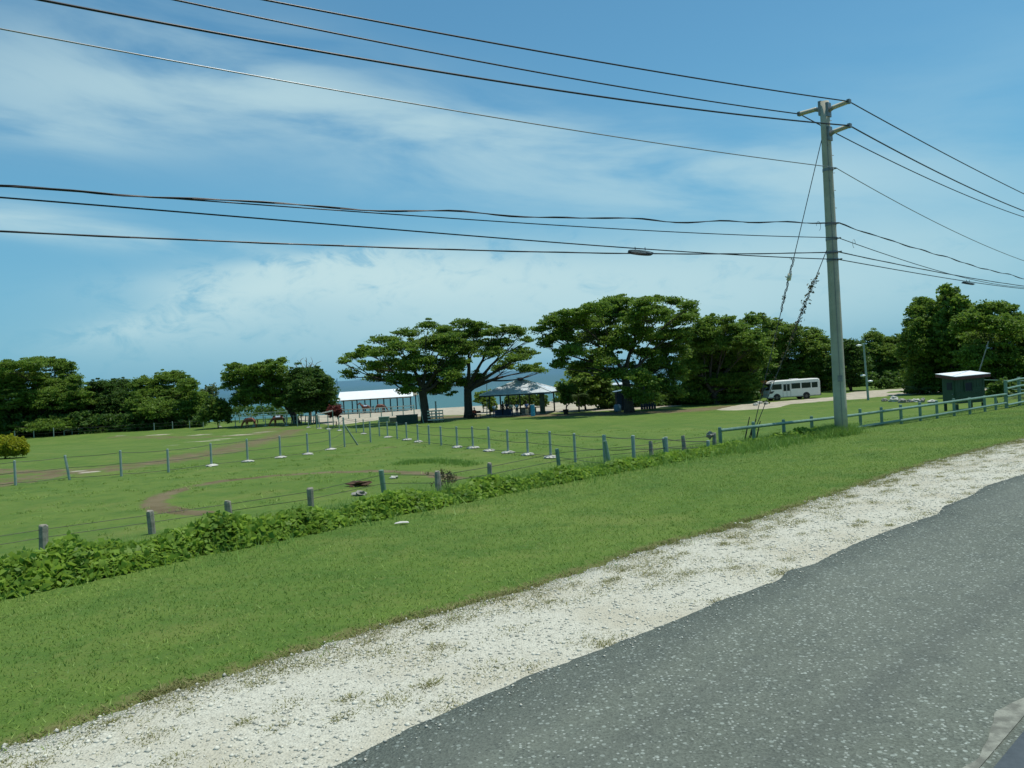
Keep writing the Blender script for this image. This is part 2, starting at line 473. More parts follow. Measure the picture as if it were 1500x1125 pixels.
tag(link('ground', ground_me), 'wide green meadow sloping from the road down to the beach', 'ground', kind='structure')

# ------------------------------------------------------------------ road and shoulder
def strip(name, s0, s1, ds, uin, uout, lift, mat, nu=12, skirt=.06):
    ss = np.arange(s0, s1, ds)
    a = np.array([uin(s) for s in ss]); b_ = np.array([uout(s) for s in ss])
    k = np.linspace(0, 1, nu)
    uu = a[:, None] + (b_ - a)[:, None] * k[None]
    sg = np.repeat(ss[:, None], nu, 1)
    x, y = NX * uu + RX * sg, NY * uu + RY * sg
    z = zg(x, y) + lift
    # folded-down outer edge
    x = np.concatenate([x, x[:, -1:]], 1); y = np.concatenate([y, y[:, -1:]], 1); z = np.concatenate([z, z[:, -1:] - skirt], 1)
    w = nu + 1
    i, j = np.meshgrid(np.arange(len(ss) - 1), np.arange(w - 1), indexing='ij')
    q = np.stack([i * w + j, i * w + j + 1, (i + 1) * w + j + 1, (i + 1) * w + j], -1).reshape(-1, 4)
    return np_mesh(name, np.stack([x.ravel(), y.ravel(), z.ravel()], 1), q[:, ::-1], mat)

def nz(s, f, k=0.0): return mnoise.noise(Vector((s * f, k, 0)))
def road_edge(s):
    return float(np.interp(s, *RE)) + .035 * nz(s, 2.1, 5) + .022 * nz(s, 9, 1) + (.12 * nz(s, .4, 3) if s > 20 else 0)
tag(link('road', strip('road', -60, 130, .08, lambda s: -4.5, road_edge, .035, M['asphalt'], 14)), 'grey asphalt road with a ragged broken edge', 'road', kind='structure')
def grass_edge(s):
    return float(np.interp(s, *GE)) + .10 * nz(s, 1.3, 2) + .12 * nz(s, 4.7, 4) + .06 * nz(s, 11, 6)
tag(link('gravel_shoulder', strip('gravel_shoulder', -60, 130, .1, lambda s: 4.0, grass_edge, .012, M['gravel'], 10)), 'pale crushed stone shoulder between the asphalt and the grass', 'shoulder', kind='structure')
# worn edge line and an added strip standing in for the vehicle's window sill
mb = MB()
ss = np.arange(-20, 100, .07)
for a, b_ in zip(ss[:-1], ss[1:]):
    pts = []
    e0, e1 = [1.70 + .05 + .09 * nz(q, 1.4, 7) + .03 * nz(q, 5, 8) for q in (a, b_)]
    if nz(a, 1.1, 12) < -.34: continue
    quad = [US(1.66, a), US(1.66, b_), US(max(1.67, e1), b_), US(max(1.67, e0), a)]
    mb.add([(p.x, p.y, p.z + .041) for p in quad], [(0, 1, 2, 3)])
tag(mb.part('edge_line', M['line_paint']), 'worn pale edge line flaking off the asphalt', 'road line', kind='structure')
tag(link('sill_strip', strip('sill_strip', -60, 130, .4, lambda s: -3.0, lambda s: 1.60, .039, M['sill_grey'], 6, .002)), 'added smooth bluish grey strip standing in for the vehicle window sill', 'sill strip', kind='structure')

# ------------------------------------------------------------------ sea
mb = MB()
xs = [-24000, -6000, -1500, -400, 0, 400, 1500, 6000, 24000]; ys = [118, 200, 400, 1000, 4000, 24000]
for ix in range(len(xs) - 1):
    for iy in range(len(ys) - 1):
        mb.add([(xs[ix], ys[iy], -3.95), (xs[ix + 1], ys[iy], -3.95), (xs[ix + 1], ys[iy + 1], -3.95), (xs[ix], ys[iy + 1], -3.95)], [(0, 1, 2, 3)])
tag(mb.part('sea', M['sea']), 'turquoise sea turning dark blue towards the horizon', 'sea', kind='structure')

# ------------------------------------------------------------------ sky and sun
SUN_AZ, SUN_EL = R(72), R(74)             # clockwise from +Y (the view), above the horizon
w = bpy.data.worlds.new('World'); scene.world = w; w.use_nodes = True
wt = NT(w.node_tree); w.node_tree.nodes.clear()
sky = wt.n('ShaderNodeTexSky'); sky.sky_type = 'NISHITA'; sky.sun_disc = False
sky.sun_elevation = SUN_EL; sky.sun_rotation = SUN_AZ
sky.air_density = 1.0; sky.dust_density = .6; sky.ozone_density = 1.6
geo = wt.n('ShaderNodeTexCoord').outputs['Generated']
nrm = wt.n('ShaderNodeVectorMath', operation='NORMALIZE'); wt.l(geo, nrm.inputs[0])
sx = wt.n('ShaderNodeSeparateXYZ'); wt.l(nrm.outputs[0], sx.inputs[0])
az = wt.math('ARCTAN2', sx.outputs[0], sx.outputs[1]); el = wt.math('ARCSINE', sx.outputs[2])
# drifting streaks: noise stretched along the azimuth
cb = wt.n('ShaderNodeCombineXYZ'); wt.l(wt.math('MULTIPLY', az, 2.2), cb.inputs[0])
wt.l(wt.math('MULTIPLY', wt.math('ADD', el, wt.math('MULTIPLY', az, .12)), 8.5), cb.inputs[1])
st = wt.noise(cb.outputs[0], 1.5, 6, .55, .35)
cb2 = wt.n('ShaderNodeCombineXYZ'); wt.l(wt.math('MULTIPLY', az, 9), cb2.inputs[0]); wt.l(wt.math('MULTIPLY', el, 16), cb2.inputs[1])
pf = wt.noise(cb2.outputs[0], 2.3, 8, .62, .5)
def azel(px, py):
    d = ray(px, py).normalized()
    return math.atan2(d.x, d.y), math.asin(d.z)
def bank(px, py, rx, ry, amp, rot=0.0, nse=st, lo=.33, hi=.64, sharp=1.0):
    """a bank of cloud at a bearing and height, rx by ry across (given as the angle those many pixels span)"""
    a0, e0 = azel(px, py)
    ca, sa = math.cos(rot), math.sin(rot)
    da = wt.math('SUBTRACT', az, a0); de = wt.math('SUBTRACT', el, e0)
    p = wt.math('ADD', wt.math('MULTIPLY', da, ca * F / rx), wt.math('MULTIPLY', de, sa * F / rx))
    q = wt.math('ADD', wt.math('MULTIPLY', da, -sa * F / ry), wt.math('MULTIPLY', de, ca * F / ry))
    r2 = wt.math('ADD', wt.math('MULTIPLY', p, p), wt.math('MULTIPLY', q, q))
    g = wt.math('EXPONENT', wt.math('MULTIPLY', r2, -1.0))
    if sharp > 1:
        g = wt.ramp(wt.math('ADD', g, wt.math('MULTIPLY', wt.math('SUBTRACT', nse, .5), 2.4)), .42, .42 + .5 / sharp)
        return wt.math('MULTIPLY', g, amp)
    return wt.math('MULTIPLY', wt.math('MULTIPLY', g, wt.ramp(nse, lo, hi)), amp)
banks = [
    bank(540, 398, 190, 20, .7, .05, pf, .3, .52), bank(640, 418, 260, 26, .5, 0, pf, .25, .5),
    bank(120, 130, 300, 62, .60, -.03), bank(330, 95, 220, 60, .42, -.12), bank(560, 170, 300, 42, .62, -.17), bank(860, 222, 300, 40, .60, -.15), bank(700, 262, 260, 34, .34, -.08),
    bank(1120, 262, 260, 36, .42, -.08), bank(60, 325, 180, 20, .80, -.13), bank(300, 362, 240, 17, .70, -.13), bank(90, 195, 170, 26, .42), bank(1000, 300, 330, 40, .3, -.05),
    bank(470, 386, 170, 15, .9, .10, pf, .34, .56), bank(600, 408, 210, 26, .95, .0, pf, .30, .58), bank(400, 420, 120, 18, .8, .14, pf, .34, .56), bank(620, 425, 300, 50, .5, .0, pf, .1, .5), bank(960, 405, 420, 55, .62, 0, pf, .08, .5), bank(900, 455, 420, 50, .45, 0, pf, .05, .5),
    bank(318, 446, 60, 15, .60, -.25, pf, .36, .6), bank(215, 474, 90, 17, .55, .2, pf, .36, .6), bank(290, 482, 130, 26, .35, .1, pf, .25, .55), bank(520, 490, 380, 60, .26, 0, pf, .1, .5),
    bank(1300, 350, 260, 70, .32, 0, st, .2, .6), bank(1400, 150, 220, 90, .14, 0), bank(1150, 450, 300, 60, .3, 0, pf, .1, .5),
]
dens = banks[0]
for q in banks[1:]:
    dens = wt.math('SUBTRACT', wt.math('ADD', dens, q), wt.math('MULTIPLY', dens, q))
SKYC = (.65, 1.17, 1.19)
tint = wt.mix(1.0, sky.outputs[0], SKYC, 'MULTIPLY')
hz = wt.ramp(el, .40, -.02)
tint = wt.mix(wt.math('MULTIPLY', hz, .8), tint, (1.4, 3.85, 6.0))
cl = wt.mix(wt.math('MULTIPLY', dens, .95, clamp=True), tint, (5.5, 7.5, 7.8))
bg = wt.n('ShaderNodeBackground'); bg.inputs['Strength'].default_value = .1
wt.l(cl, bg.inputs['Color'])
wo = wt.n('ShaderNodeOutputWorld'); wt.l(bg.outputs[0], wo.inputs[0])
ld = bpy.data.lights.new('sun', 'SUN'); ld.energy = 4.2; ld.angle = R(.53); ld.color = (1, .955, .88)
lo_ = bpy.data.objects.new('sun', ld); COL.objects.link(lo_)
sd = Vector((math.sin(SUN_AZ) * math.cos(SUN_EL), math.cos(SUN_AZ) * math.cos(SUN_EL), math.sin(SUN_EL)))
lo_.rotation_euler = sd.to_track_quat('Z', 'Y').to_euler(); lo_.location = (0, 0, 60)
scene.view_settings.view_transform = 'Standard'; scene.view_settings.look = 'None'
scene.view_settings.exposure = 0; scene.view_settings.gamma = 1
# ------------------------------------------------------------------ utility pole
def pxm(Y): return F / Y
PB = P(1233, 637)
PB.z -= .05
top = at(1207.5, 149, PB.y)
H = top.z - PB.z
NV = Vector((NX, NY, 0)); RV = Vector((RX, RY, 0)); ZV = Vector((0, 0, 1))
def on_plane(px, py, p0, h):
    """point on the upright plane through p0 with horizontal heading h that a pixel looks at"""
    n = Vector((-h.y, h.x, 0)); d = ray(px, py)
    t = (Vector(p0) - CAM).dot(n) / d.dot(n)
    return CAM + d * t
PM = F / PB.y
pole = thing('utility_pole', 'tall tapered concrete utility pole on the verge in front of the green rail fence', 'utility pole', PB)
mb = MB(); r0, r1 = 9.4 / PM, 6.4 / PM
zs = np.linspace(0, H, 12)
mb.tube([(0, 0, z) for z in zs], [r0 + (r1 - r0) * z / H for z in zs], 24)
mb.part('shaft', M['concrete'], pole, smooth=False)
pole.children[0].data.polygons.foreach_set('use_smooth', [len(p.vertices) == 4 for p in pole.children[0].data.polygons])
tips = {}
for key, pxt, pxb in (('up_r', (1243.5, 148.5), (1219, 158)), ('up_l', (1171, 167), (1196, 160)), ('low_r', (1244.5, 184), (1221, 193))):
    tip = on_plane(*pxt, PB, NV) - PB; root = on_plane(*pxb, PB, NV) - PB
    tips[key] = tip + PB
    d = tip - root; L = d.length; dn = d.normalized()
    base = Vector((0, 0, root.z - .05)) + Vector((dn.x, dn.y, 0)).normalized() * (r1 * .9)
    b = MB(); b.tube([base, root + dn * .05], [.10, .07], 8)
    b.box(base - Vector((dn.x, dn.y, 0)) * .02 + Vector((0, 0, .02)), (.12, .26, .5), math.atan2(dn.y, dn.x))
    b.part('bracket', M['steel'], pole, smooth=False)
    ins = MB(); k = 15; pts, rr = [], []
    for q in range(k * 2 + 1):
        pts.append(root + d * (q / (k * 2)) * .94); rr.append(.085 if q % 2 else .05)
    ins.tube(pts, rr, 12); io = ins.part('insulator', M['porcelain'], pole, smooth=True)
    c = MB(); c.tube([tip - dn * .09, tip + dn * .05], [.06, .05], 8); c.box(tip, (.16, .10, .14), math.atan2(RY, RX))
    c.part('clamp', M['steel'], io)
for py in (246, 327, 349, 369, 380):
    q = on_plane(1227, py, PB, NV) - PB
    z = q.z; rr = r0 + (r1 - r0) * z / H
    b = MB(); b.tube([(0, 0, z - .05), (0, 0, z + .05)], [rr + .012, rr + .012], 20)
    e = Vector((-NX, -NY, 0)); b.tube([e * rr + ZV * z, e * (rr + .16) + ZV * z], .025, 8)
    b.part('band', M['steel'], pole)
for py in range(175, 330, 13):
    q = on_plane(1215, py, PB, NV) - PB; z = q.z; rr = r0 + (r1 - r0) * z / H
    e = Vector((RX, RY, 0)) * (1 if (py // 13) % 2 else -1); e = (e + Vector((.5, -.5, 0))).normalized()
    b = MB(); b.tube([e * rr * .9 + ZV * z, e * (rr + .09) + ZV * z], .012, 6); b.part('step_bolt', M['steel'], pole)

e = Vector((-.2, -1, 0)).normalized(); b = MB()
b.tube([e * (r0 + (r1 - r0) * z / H + .012) + ZV * z for z in np.linspace(.1, H * .93, 12)], .010, 5); b.part('ground_wire', M['steel'], pole)
b = MB(); z = 2.1; rr = r0 + (r1 - r0) * z / H; b.box(e * (rr + .004) + ZV * z, (.16, .02, .22), math.atan2(e.y, e.x) + math.pi / 2); b.part('tag_plate', M['steel'], pole)
# ------------------------------------------------------------------ wires
LH = Vector((-.845, -.535, 0)).normalized()          # the line bends at the pole
def smooth_curve(pts, n=60):
    """through the points of an upright plane: distance along -> height, gently rounded"""
    return pts
def fit(A, h, pix, ext, wav=0.0, seed=0, deg=2):
    ds, zs_ = [0.0], [A.z]
    for p in pix:
        q = on_plane(p[0], p[1], A, h)
        ds.append((q - A).dot(h)); zs_.append(q.z)
    ds, zs_ = np.array(ds), np.array(zs_)
    wgt = np.ones(len(ds)); wgt[0] = 12
    if len(ds) <= 3 or deg == 2: co = np.polyfit(ds, zs_, min(2, len(ds) - 1), w=wgt)
    else: co = np.polyfit(ds, zs_, deg, w=wgt)
    dm = ds.max()
    out = []
    slope = np.polyval(np.polyder(co), dm)
    for d in np.linspace(0, dm + ext, 90):
        z = np.polyval(co, d) if d <= dm else np.polyval(co, dm) + slope * (d - dm) + .0035 * (d - dm) ** 2
        z += wav * mnoise.noise(Vector((d * .42, seed * 7.7, 0))) * min(1, d / 2)
        p = A + h * d
        out.append(Vector((p.x, p.y, z)))
    return out
def wire(name, label, A, left, right, r, mat='cable', group=None, A2=None, wav=0.0, cat='wire', deg=2, twin=0.0):
    A = Vector(A); A2 = Vector(A2) if A2 else A
    L = fit(A, LH, left, 16, wav, r * 1000, deg); Rr = fit(A2, RV, right, 26, wav, r * 700 + 3, deg)
    pts = L[::-1] + ([A2] if (A2 - A).length > .05 else []) + Rr[1:]
    mb = MB(); o0 = A
    mb.tube([p - o0 for p in pts], r, 6)
    if twin:
        q = []
        for k, p in enumerate(pts):
            a = k * .9
            q.append(p - o0 + ZV * twin * math.cos(a) * .8 + NV * twin * math.sin(a))
        mb.tube(q, r * .8, 6)
    o = mb.part(name, M[mat], None, smooth=True); o.location = o0
    return tag(o, label, cat, group), L, Rr
G = 'wires strung along the utility pole'
wire('power_line', 'topmost black power wire, held by the upper insulator on the road side of the pole', tips['up_r'], [(750, 71), (395, 0), (1000, 109)], [(1365, 215), (1500, 284)], .021, group=G)
wire('power_line', 'black power wire held by the only insulator pointing away from the road', tips['up_l'], [(750, 101), (260, 0), (1000, 140)], [(1222, 194), (1365, 264), (1500, 318)], .021, group=G)
wire('power_line', 'thickest black power wire, held by the lower insulator of the pole', tips['low_r'], [(1000, 158), (750, 122), (60, 0)], [(1365, 248), (1500, 309)], .025, group=G)
a = on_plane(1224, 245.5, PB, NV)
wire('neutral_wire', 'thin pale bare wire on the pole below the insulators', a, [(1000, 216), (750, 176), (375, 110), (0, 43)], [(1338, 309), (1500, 382)], .015, 'cable_bare', group=G)
a = on_plane(1227, 326, PB, NV)
wire('telephone_cable', 'wavy twisted pair cable, uppermost of the four low cables', a, [(1035, 326), (947, 323), (800, 317.5), (600, 308), (400, 297), (200, 284), (0, 270)], [(1365, 371), (1500, 408)], .015, group=G, wav=.10, twin=.032)
a = on_plane(1227, 348, PB, NV)
wire('telephone_cable', 'plain dark cable just below the wavy twisted pair', a, [(976, 339), (800, 329), (600, 316), (400, 301.5), (200, 286), (0, 273)], [(1365, 394), (1431, 411), (1500, 421)], .014, group=G, deg=3)
a = on_plane(1228, 380, PB, NV)
_, L7, R7 = wire('telephone_cable', 'dark cable that crosses the lowest cable near its coil and meets the pole lowest', a, [(1046, 371.5), (976, 366.5), (923, 364), (800, 354), (600, 337), (400, 323), (200, 305), (0, 289)], [(1365, 404), (1415, 412), (1500, 423)], .017, group=G, deg=3)
a = on_plane(1228, 369, PB, NV)
_, L8, R8 = wire('telephone_cable', 'lowest thick dark cable over the left of the meadow', a, [(1046, 372), (917, 371.5), (800, 369), (600, 363), (400, 357), (293, 353), (200, 347), (0, 339)], [(1324, 389), (1398, 403), (1500, 419)], .018, group=G, deg=3, twin=.012)
def coil(px, py, wpx, hpx, A, h, label):
    c = on_plane(px, py, A, h); k = F / c.y
    a_, b_ = wpx / k / 2 / max(.35, abs(h.x)), hpx / k / 2
    mb = MB()
    for t in range(3):
        ring = []
        for q in range(29):
            an = 2 * math.pi * q / 28
            ring.append(h * math.cos(an) * (a_ * (1 - .05 * t)) + ZV * math.sin(an) * b_ * (1 - .06 * t) + NV * (math.sin(an) * .22 + .03 * t - .03) - ZV * .02 * t)
        mb.tube(ring, .014, 6, cap=False)
    o = mb.part('cable_coil', M['cable']); o.location = c
    for sx_ in (-.45, .45):
        t = MB(); t.tube([h * a_ * sx_ + ZV * (b_ * .7), h * a_ * sx_ + ZV * (b_ + .06)], .012, 6); t.part('hanger', M['cable'], o)
    return tag(o, label, 'cable coil', 'spare cable coils tied under the cables')
coil(938, 369.5, 36, 9, a, LH, 'flat coil of spare black cable hanging over the broad guango tree')
coil(1418, 414.5, 20, 5, a, RV, 'small coil of spare black cable hanging above the leafy trees beyond the pole')
# loose tails
for px, py, h in ((1199, 331, LH), (1251, 357, RV)):
    c = on_plane(px, py, a, h); mb = MB()
    mb.tube([h * .12 * math.cos(q * .5) + ZV * .16 * math.sin(q * .5) for q in range(10)], .008, 5)
    o = mb.part('cable_loop', M['cable_bare']); o.location = c
    tag(o, 'thin loose wire loop hanging from the %s cable beside the pole' % ('twisted pair' if h is LH else 'plain dark'), 'wire loop', 'loose wire loops beside the pole')

# ------------------------------------------------------------------ guy wires with creeper
def leaf_cards(C, n_per, rad, size, rgen, flat=.0, tint=(0, 1), aspect=.62, up=0.0):
    """rhombic leaves scattered round the centres C (n,3); rad (n,3)"""
    n = len(C)
    c = np.repeat(C, n_per, 0); r_ = np.repeat(rad, n_per, 0)
    d = rgen.normal(size=(len(c), 3)); d /= np.linalg.norm(d, axis=1)[:, None]
    d *= rgen.random((len(c), 1)) ** .45
    p = c + d * r_
    nrm_ = rgen.normal(size=(len(c), 3)); nrm_[:, 2] += flat
    nrm_ /= np.linalg.norm(nrm_, axis=1)[:, None]
    a_ = np.cross(nrm_, rgen.normal(size=(len(c), 3))); a_ /= np.linalg.norm(a_, axis=1)[:, None]
    b_ = np.cross(nrm_, a_)
    s = (size[0] + (size[1] - size[0]) * rgen.random((len(c), 1)))
    t = np.repeat(rgen.random(n), n_per) * .6 + rgen.random(len(c)) * .4
    t = tint[0] + (tint[1] - tint[0]) * t
    v = np.stack([p + a_ * s, p + b_ * s * aspect, p - a_ * s, p - b_ * s * aspect], 1).reshape(-1, 3)
    f = np.arange(len(v)).reshape(-1, 4)
    return v, f, np.repeat(t, 4)
anchor = P(1100, 646); anchor.z += .05
def guy(pxt, label, vine, ins):
    t = on_plane(*pxt, PB, NV); t = Vector((PB.x, PB.y, t.z)) + (anchor - t).normalized() * .3
    o = MB(); d = t - anchor
    o.tube([Vector((0, 0, 0)), d], .014, 6)
    g_ = o.part('guy_wire', M['wire']); g_.location = anchor; tag(g_, label, 'guy wire', 'guy wires bracing the pole')
    if ins:
        k = .535; q = MB(); q.tube([d * (k - .012), d * (k - .011), d * (k + .011), d * (k + .012)], [.02, .075, .075, .02], 10); q.part('strain_insulator', M['porcelain'], g_, smooth=True)
    ks, dens_, ks2 = vine
    C = []; rad_ = []
    for kk in np.arange(ks[0], ks[1], .004):
        wv_ = max(0, mnoise.noise(Vector((kk * 31, pxt[0], 0))) + dens_) if ks2[0] < kk < ks2[1] else .10
        if rng.random() < wv_:
            C.append(np.array(d * kk) + rng.normal(size=3) * np.array([.05, .05, .06]) * (.5 + wv_)); rad_.append((.10, .10, .12))
    st = MB(); hs = [k_ for k_ in np.arange(ks2[0], ks2[1], .006)]
    for ph in (0, 2.1):
        st.tube([d * k_ + Vector((.05 * math.cos(k_ * 160 + ph), .05 * math.sin(k_ * 160 + ph), 0)) * (.6 + dens_) for k_ in hs], .011, 5)
    st.part('creeper_stem', M['bark'], g_)
    v, f, t_ = leaf_cards(np.array(C), 4, np.array(rad_), (.03, .065), rng, 0)
    link('creeper', np_mesh('creeper', v, f, M['leaf_dry'], {'tint': t_}), g_)
    return g_
guy((1201, 183), 'long guy wire from the pole top with a white insulator partway down', ((.2, .62), .28, (.42, .60)), True)
guy((1209, 350), 'short guy wire from mid pole, thickly wound with creeper', ((.2, .86), .55, (.53, .84)), False)
# old stake bundle at the anchor
mb = MB(); 
for k in range(5): mb.tube([(rng.normal() * .1, rng.normal() * .1, -.05), (.25 + rng.normal() * .1, rng.normal() * .1, .6 + .35 * k / 5)], [.03, .015], 6)
o = mb.part('anchor_stake', M['horse_dark']); o.location = P(1097, 648); tag(o, 'dark bundle of dead stalks round the guy wire anchor', 'dead stalks')

# ------------------------------------------------------------------ fences
def fence(name, label, first, cat='fence', group=None):
    return thing(name, label, cat, first, 0, group)
post_cache = {}
def round_post(r, h, mat, sides=10):
    key = (round(r, 3), round(h, 2), mat)
    if key not in post_cache:
        mb = MB(); mb.tube([(0, 0, -.15), (0, 0, h - .02), (0, 0, h)], [r, r * .96, r * .8], sides)
        post_cache[key] = mb.mesh('post', M[mat], smooth=False)
    return post_cache[key]
foot_me = []
for k in range(4):
    mb = MB(); mb.rock((0, 0, 0), (.34, .29, .075), k + 3, .16); foot_me.append(mb.mesh('footing', M['stone_white'], smooth=False))
def wire_fence(root, spec, r, mat, wires, foots=(), sag=.03, wr=.012, hscale=1.0):
    """spec: (px, py_top, py_base[, px_top]) of each post"""
    base0 = root.location
    tops = []
    for k, sp_ in enumerate(spec):
        b = P(sp_[0], sp_[2]); Y = b.y
        pt = sp_[3] if len(sp_) > 3 else sp_[0] - (sp_[2] - sp_[1]) * .053
        t = at(pt, sp_[1], Y)
        h = (t - b).length
        dv = (t - b).normalized()
        me = round_post(r, round(h / .05) * .05, mat)
        q = dv.to_track_quat('Z', 'Y').to_euler()
        po = link('post', me, root, b - base0, q)
        if k in foots:
            link('footing', foot_me[k % 4], po, (0, 0, .04), (0, 0, k * 1.3), (1, 1, 1.0))
        tops.append((b, t))
    for wk in wires:
        mb = MB()
        pts = []
        for (b0, t0), (b1, t1) in zip(tops[:-1], tops[1:]):
            p0, p1 = b0.lerp(t0, wk), b1.lerp(t1, wk)
            for q in np.linspace(0, 1, 5)[:-1]:
                p = p0.lerp(p1, q); p.z -= sag * 4 * q * (1 - q); pts.append(p - base0)
        pts.append(tops[-1][0].lerp(tops[-1][1], wk) - base0)
        mb.tube(pts, wr, 5); mb.part('wire', M['wire'], root)
    return tops
specL = [(-60, 681, 719, -61), (23, 674, 711), (102, 667, 703, 95), (178, 660, 698), (247, 657, 692), (310, 649, 683), (363, 643, 677), (411, 638, 671), (451, 634, 666), (484, 629, 659), (505, 611, 655), (543, 617, 648)]
f = fence('wire_fence', 'wire fence on grey green posts crossing the left of the meadow to the braced corner', P(23, 711))
tp = wire_fence(f, specL, .055, 'green_post', (.92, .5, .1), (5, 6, 7, 8, 9), wr=.011)
b0, t0 = tp[10]
e = P(524, 652); mb = MB(); mb.tube([b0.lerp(t0, .78) - f.location, e - f.location], .055, 8); mb.part('brace', M['green_post'], f)
specR = [(420, 607, 624), (436, 607, 625), (452, 608, 626.5), (468, 609, 628), (481, 609, 629), (497, 610, 631), (522, 613, 634), (533, 614, 636), (556, 616, 639), (568, 617, 641), (582, 618, 643), (596, 619, 645), (612.5, 622, 648), (629, 623, 651), (646.5, 624, 652.5), (670, 625, 656), (693, 625, 657), (717, 626, 661), (744.5, 630, 664), (773.5, 630, 667), (807, 632, 671), (843, 634, 677), (887, 636, 683), (929, 638, 678), (977, 641, 672), (1038, 645, 664)]
f = fence('wire_fence', 'wire fence on green posts with white stone footings, running towards the vine hedge', P(420, 624))
tp = wire_fence(f, specR, .055, 'green_post', (.92, .52, .1), (0, 2, 3, 4, 5, 7, 9, 11, 12, 15, 16, 17, 18, 19, 20), wr=.011)
b0, t0 = tp[22]; mb = MB(); q = P(893, 683)
mb.tube([q - f.location, at(886, 646, q.y) - f.location], .06, 8); mb.part('brace', M['green_pipe'], f)
spec = [(-20, 633, 645), (22, 631, 643), (50, 629.5, 641.5), (79, 627, 640.5), (226, 619.5, 630.5), (253, 617.5, 629), (278, 616.5, 627.5), (298, 616, 626.5), (322, 614, 625.5), (345, 612, 625), (372, 611, 625), (389, 610, 624.5), (418, 608, 624)]
f = fence('wire_fence', 'far wire fence on grey posts along the foot of the left trees', P(22, 643))
wire_fence(f, spec, .06, 'green_post', (.9, .5), (8, 9, 10, 11), wr=.011)
# the old fence in the vines
f = fence('wire_fence', 'old wire fence on squat weathered posts sunk in the vine hedge', P(62, 806))
old_me = []
for k in range(3):
    mb = MB(); mb.tube([(0, 0, -.3), (.0, 0, .3), (.005, .004, .62), (.0, 0, .66)], [.085, .082, .08, .066], 7 + k)
    for v in range(len(mb.v)): mb.v[v] = tuple(np.array(mb.v[v]) * (1 + .0) + rng.normal(size=3) * (.006, .006, .004))
    old_me.append(mb.mesh('post', M['old_wood'], smooth=False))
oldpts = []
for k, (px, pt, pb, w_, mt) in enumerate([(-75, 790, 830, 12, 'w'), (64, 769, 806, 13, 'w'), (223, 748, 782, 11, 'w'), (336, 733, 764, 10, 'w'), (456, 714, 748, 10, 'w'), (563.5, 688, 728, 8, 'g'), (643, 690, 725, 9, 'w'), (718, 678, 712, 7, 'w'), (820, 657, 692, 6, 'g'), (955, 646, 674, 6, 'w'), (976.5, 641, 671, 7, 'p'), (1003, 638, 667, 6, 'w'), (1047, 634, 659, 6, 'w')]):
    b = P(px, pb); t = at(px - 2, pt, b.y); h = (t - b).length
    r = w_ / (F / b.y) / 2
    if mt == 'w':
        po = link('post', old_me[k % 3], f, b - f.location, (rng.normal() * .03, rng.normal() * .03, k * 1.1), (r / .083, r / .083, h / .66))
    else:
        po = link('post', round_post(r, h, 'green_pipe' if mt == 'g' else 'pale_green'), f, b - f.location, (.02, -.07, 0))
        po['label'] = 'slightly leaning post painted green'
    oldpts.append((b, t))
for k in (.82, .5):
    mb = MB(); mb.tube([b.lerp(t, k) - f.location for b, t in oldpts], .007, 5); mb.part('wire', M['wire'], f)
c = P(1043, 648)
mb = MB(); mb.rock((oldpts[-1][1] - f.location) + Vector((-.12, 0, -.06)), (.13, .1, .11), 4, .4); mb.part('knot', M['old_wood'], f)

# green pipe rail fence beside the pole
f = fence('rail_fence', 'green two rail pipe fence running past the utility pole to the hut', P(1056, 657))
posts = [(1056, 626, 657, 6), (1105, 617, 650, 5), (1149, 614, 643.5, 5.2), (1190, 609, 637, 4.6), (1227, 604, 631, 4.6), (1261, 599.5, 626, 4.4), (1292, 597, 623, 4.2), (1320.5, 593, 621, 4), (1348.5, 589, 616.5, 3.8), (1373, 587, 613, 3.7), (1398, 583.5, 609.5, 3.4), (1421, 582, 607, 3.4), (1443, 580, 603.5, 3.4), (1459, 578, 600.5, 3.4), (1474.5, 557, 598, 5)]
top_r = []
for px, pt, pb, w_ in posts:
    b = P(px, pb); t = at(px - 1.6, pt, b.y)
    h = t.z - b.z
    r = .062
    link('post', round_post(r, round(h / .05) * .05, 'green_pipe', 12), f, b - f.location)
    top_r.append((b, h))
def yline(x, x0, y0, x1, y1): return y0 + (y1 - y0) * (x - x0) / (x1 - x0)
def rail(pts, r=.055):
    mb = MB(); mb.tube([p - f.location for p in pts], r, 10); return mb.part('rail', M['green_pipe'], f, smooth=False)
up, lo2 = [], []
for (px, pt, pb, w_), (b, h) in zip(posts, top_r):
    tx = px - .5
    ty = yline(px, 1056, 630.5, 1243, 609.5) if px < 1243 else yline(px, 1243, 609.5, 1477, 577)
    up.append(at(tx, ty, b.y - .07))
    if px > 1140:
        by = yline(px, 1143, 645, 1250, 627) if px < 1250 else yline(px, 1253, 626.5, 1374, 607.5) if px < 1374 else yline(px, 1374, 607.5, 1478, 589.5)
        q = at(tx, by, b.y - .07); lo2.append(q)
rail(up); rail(lo2)
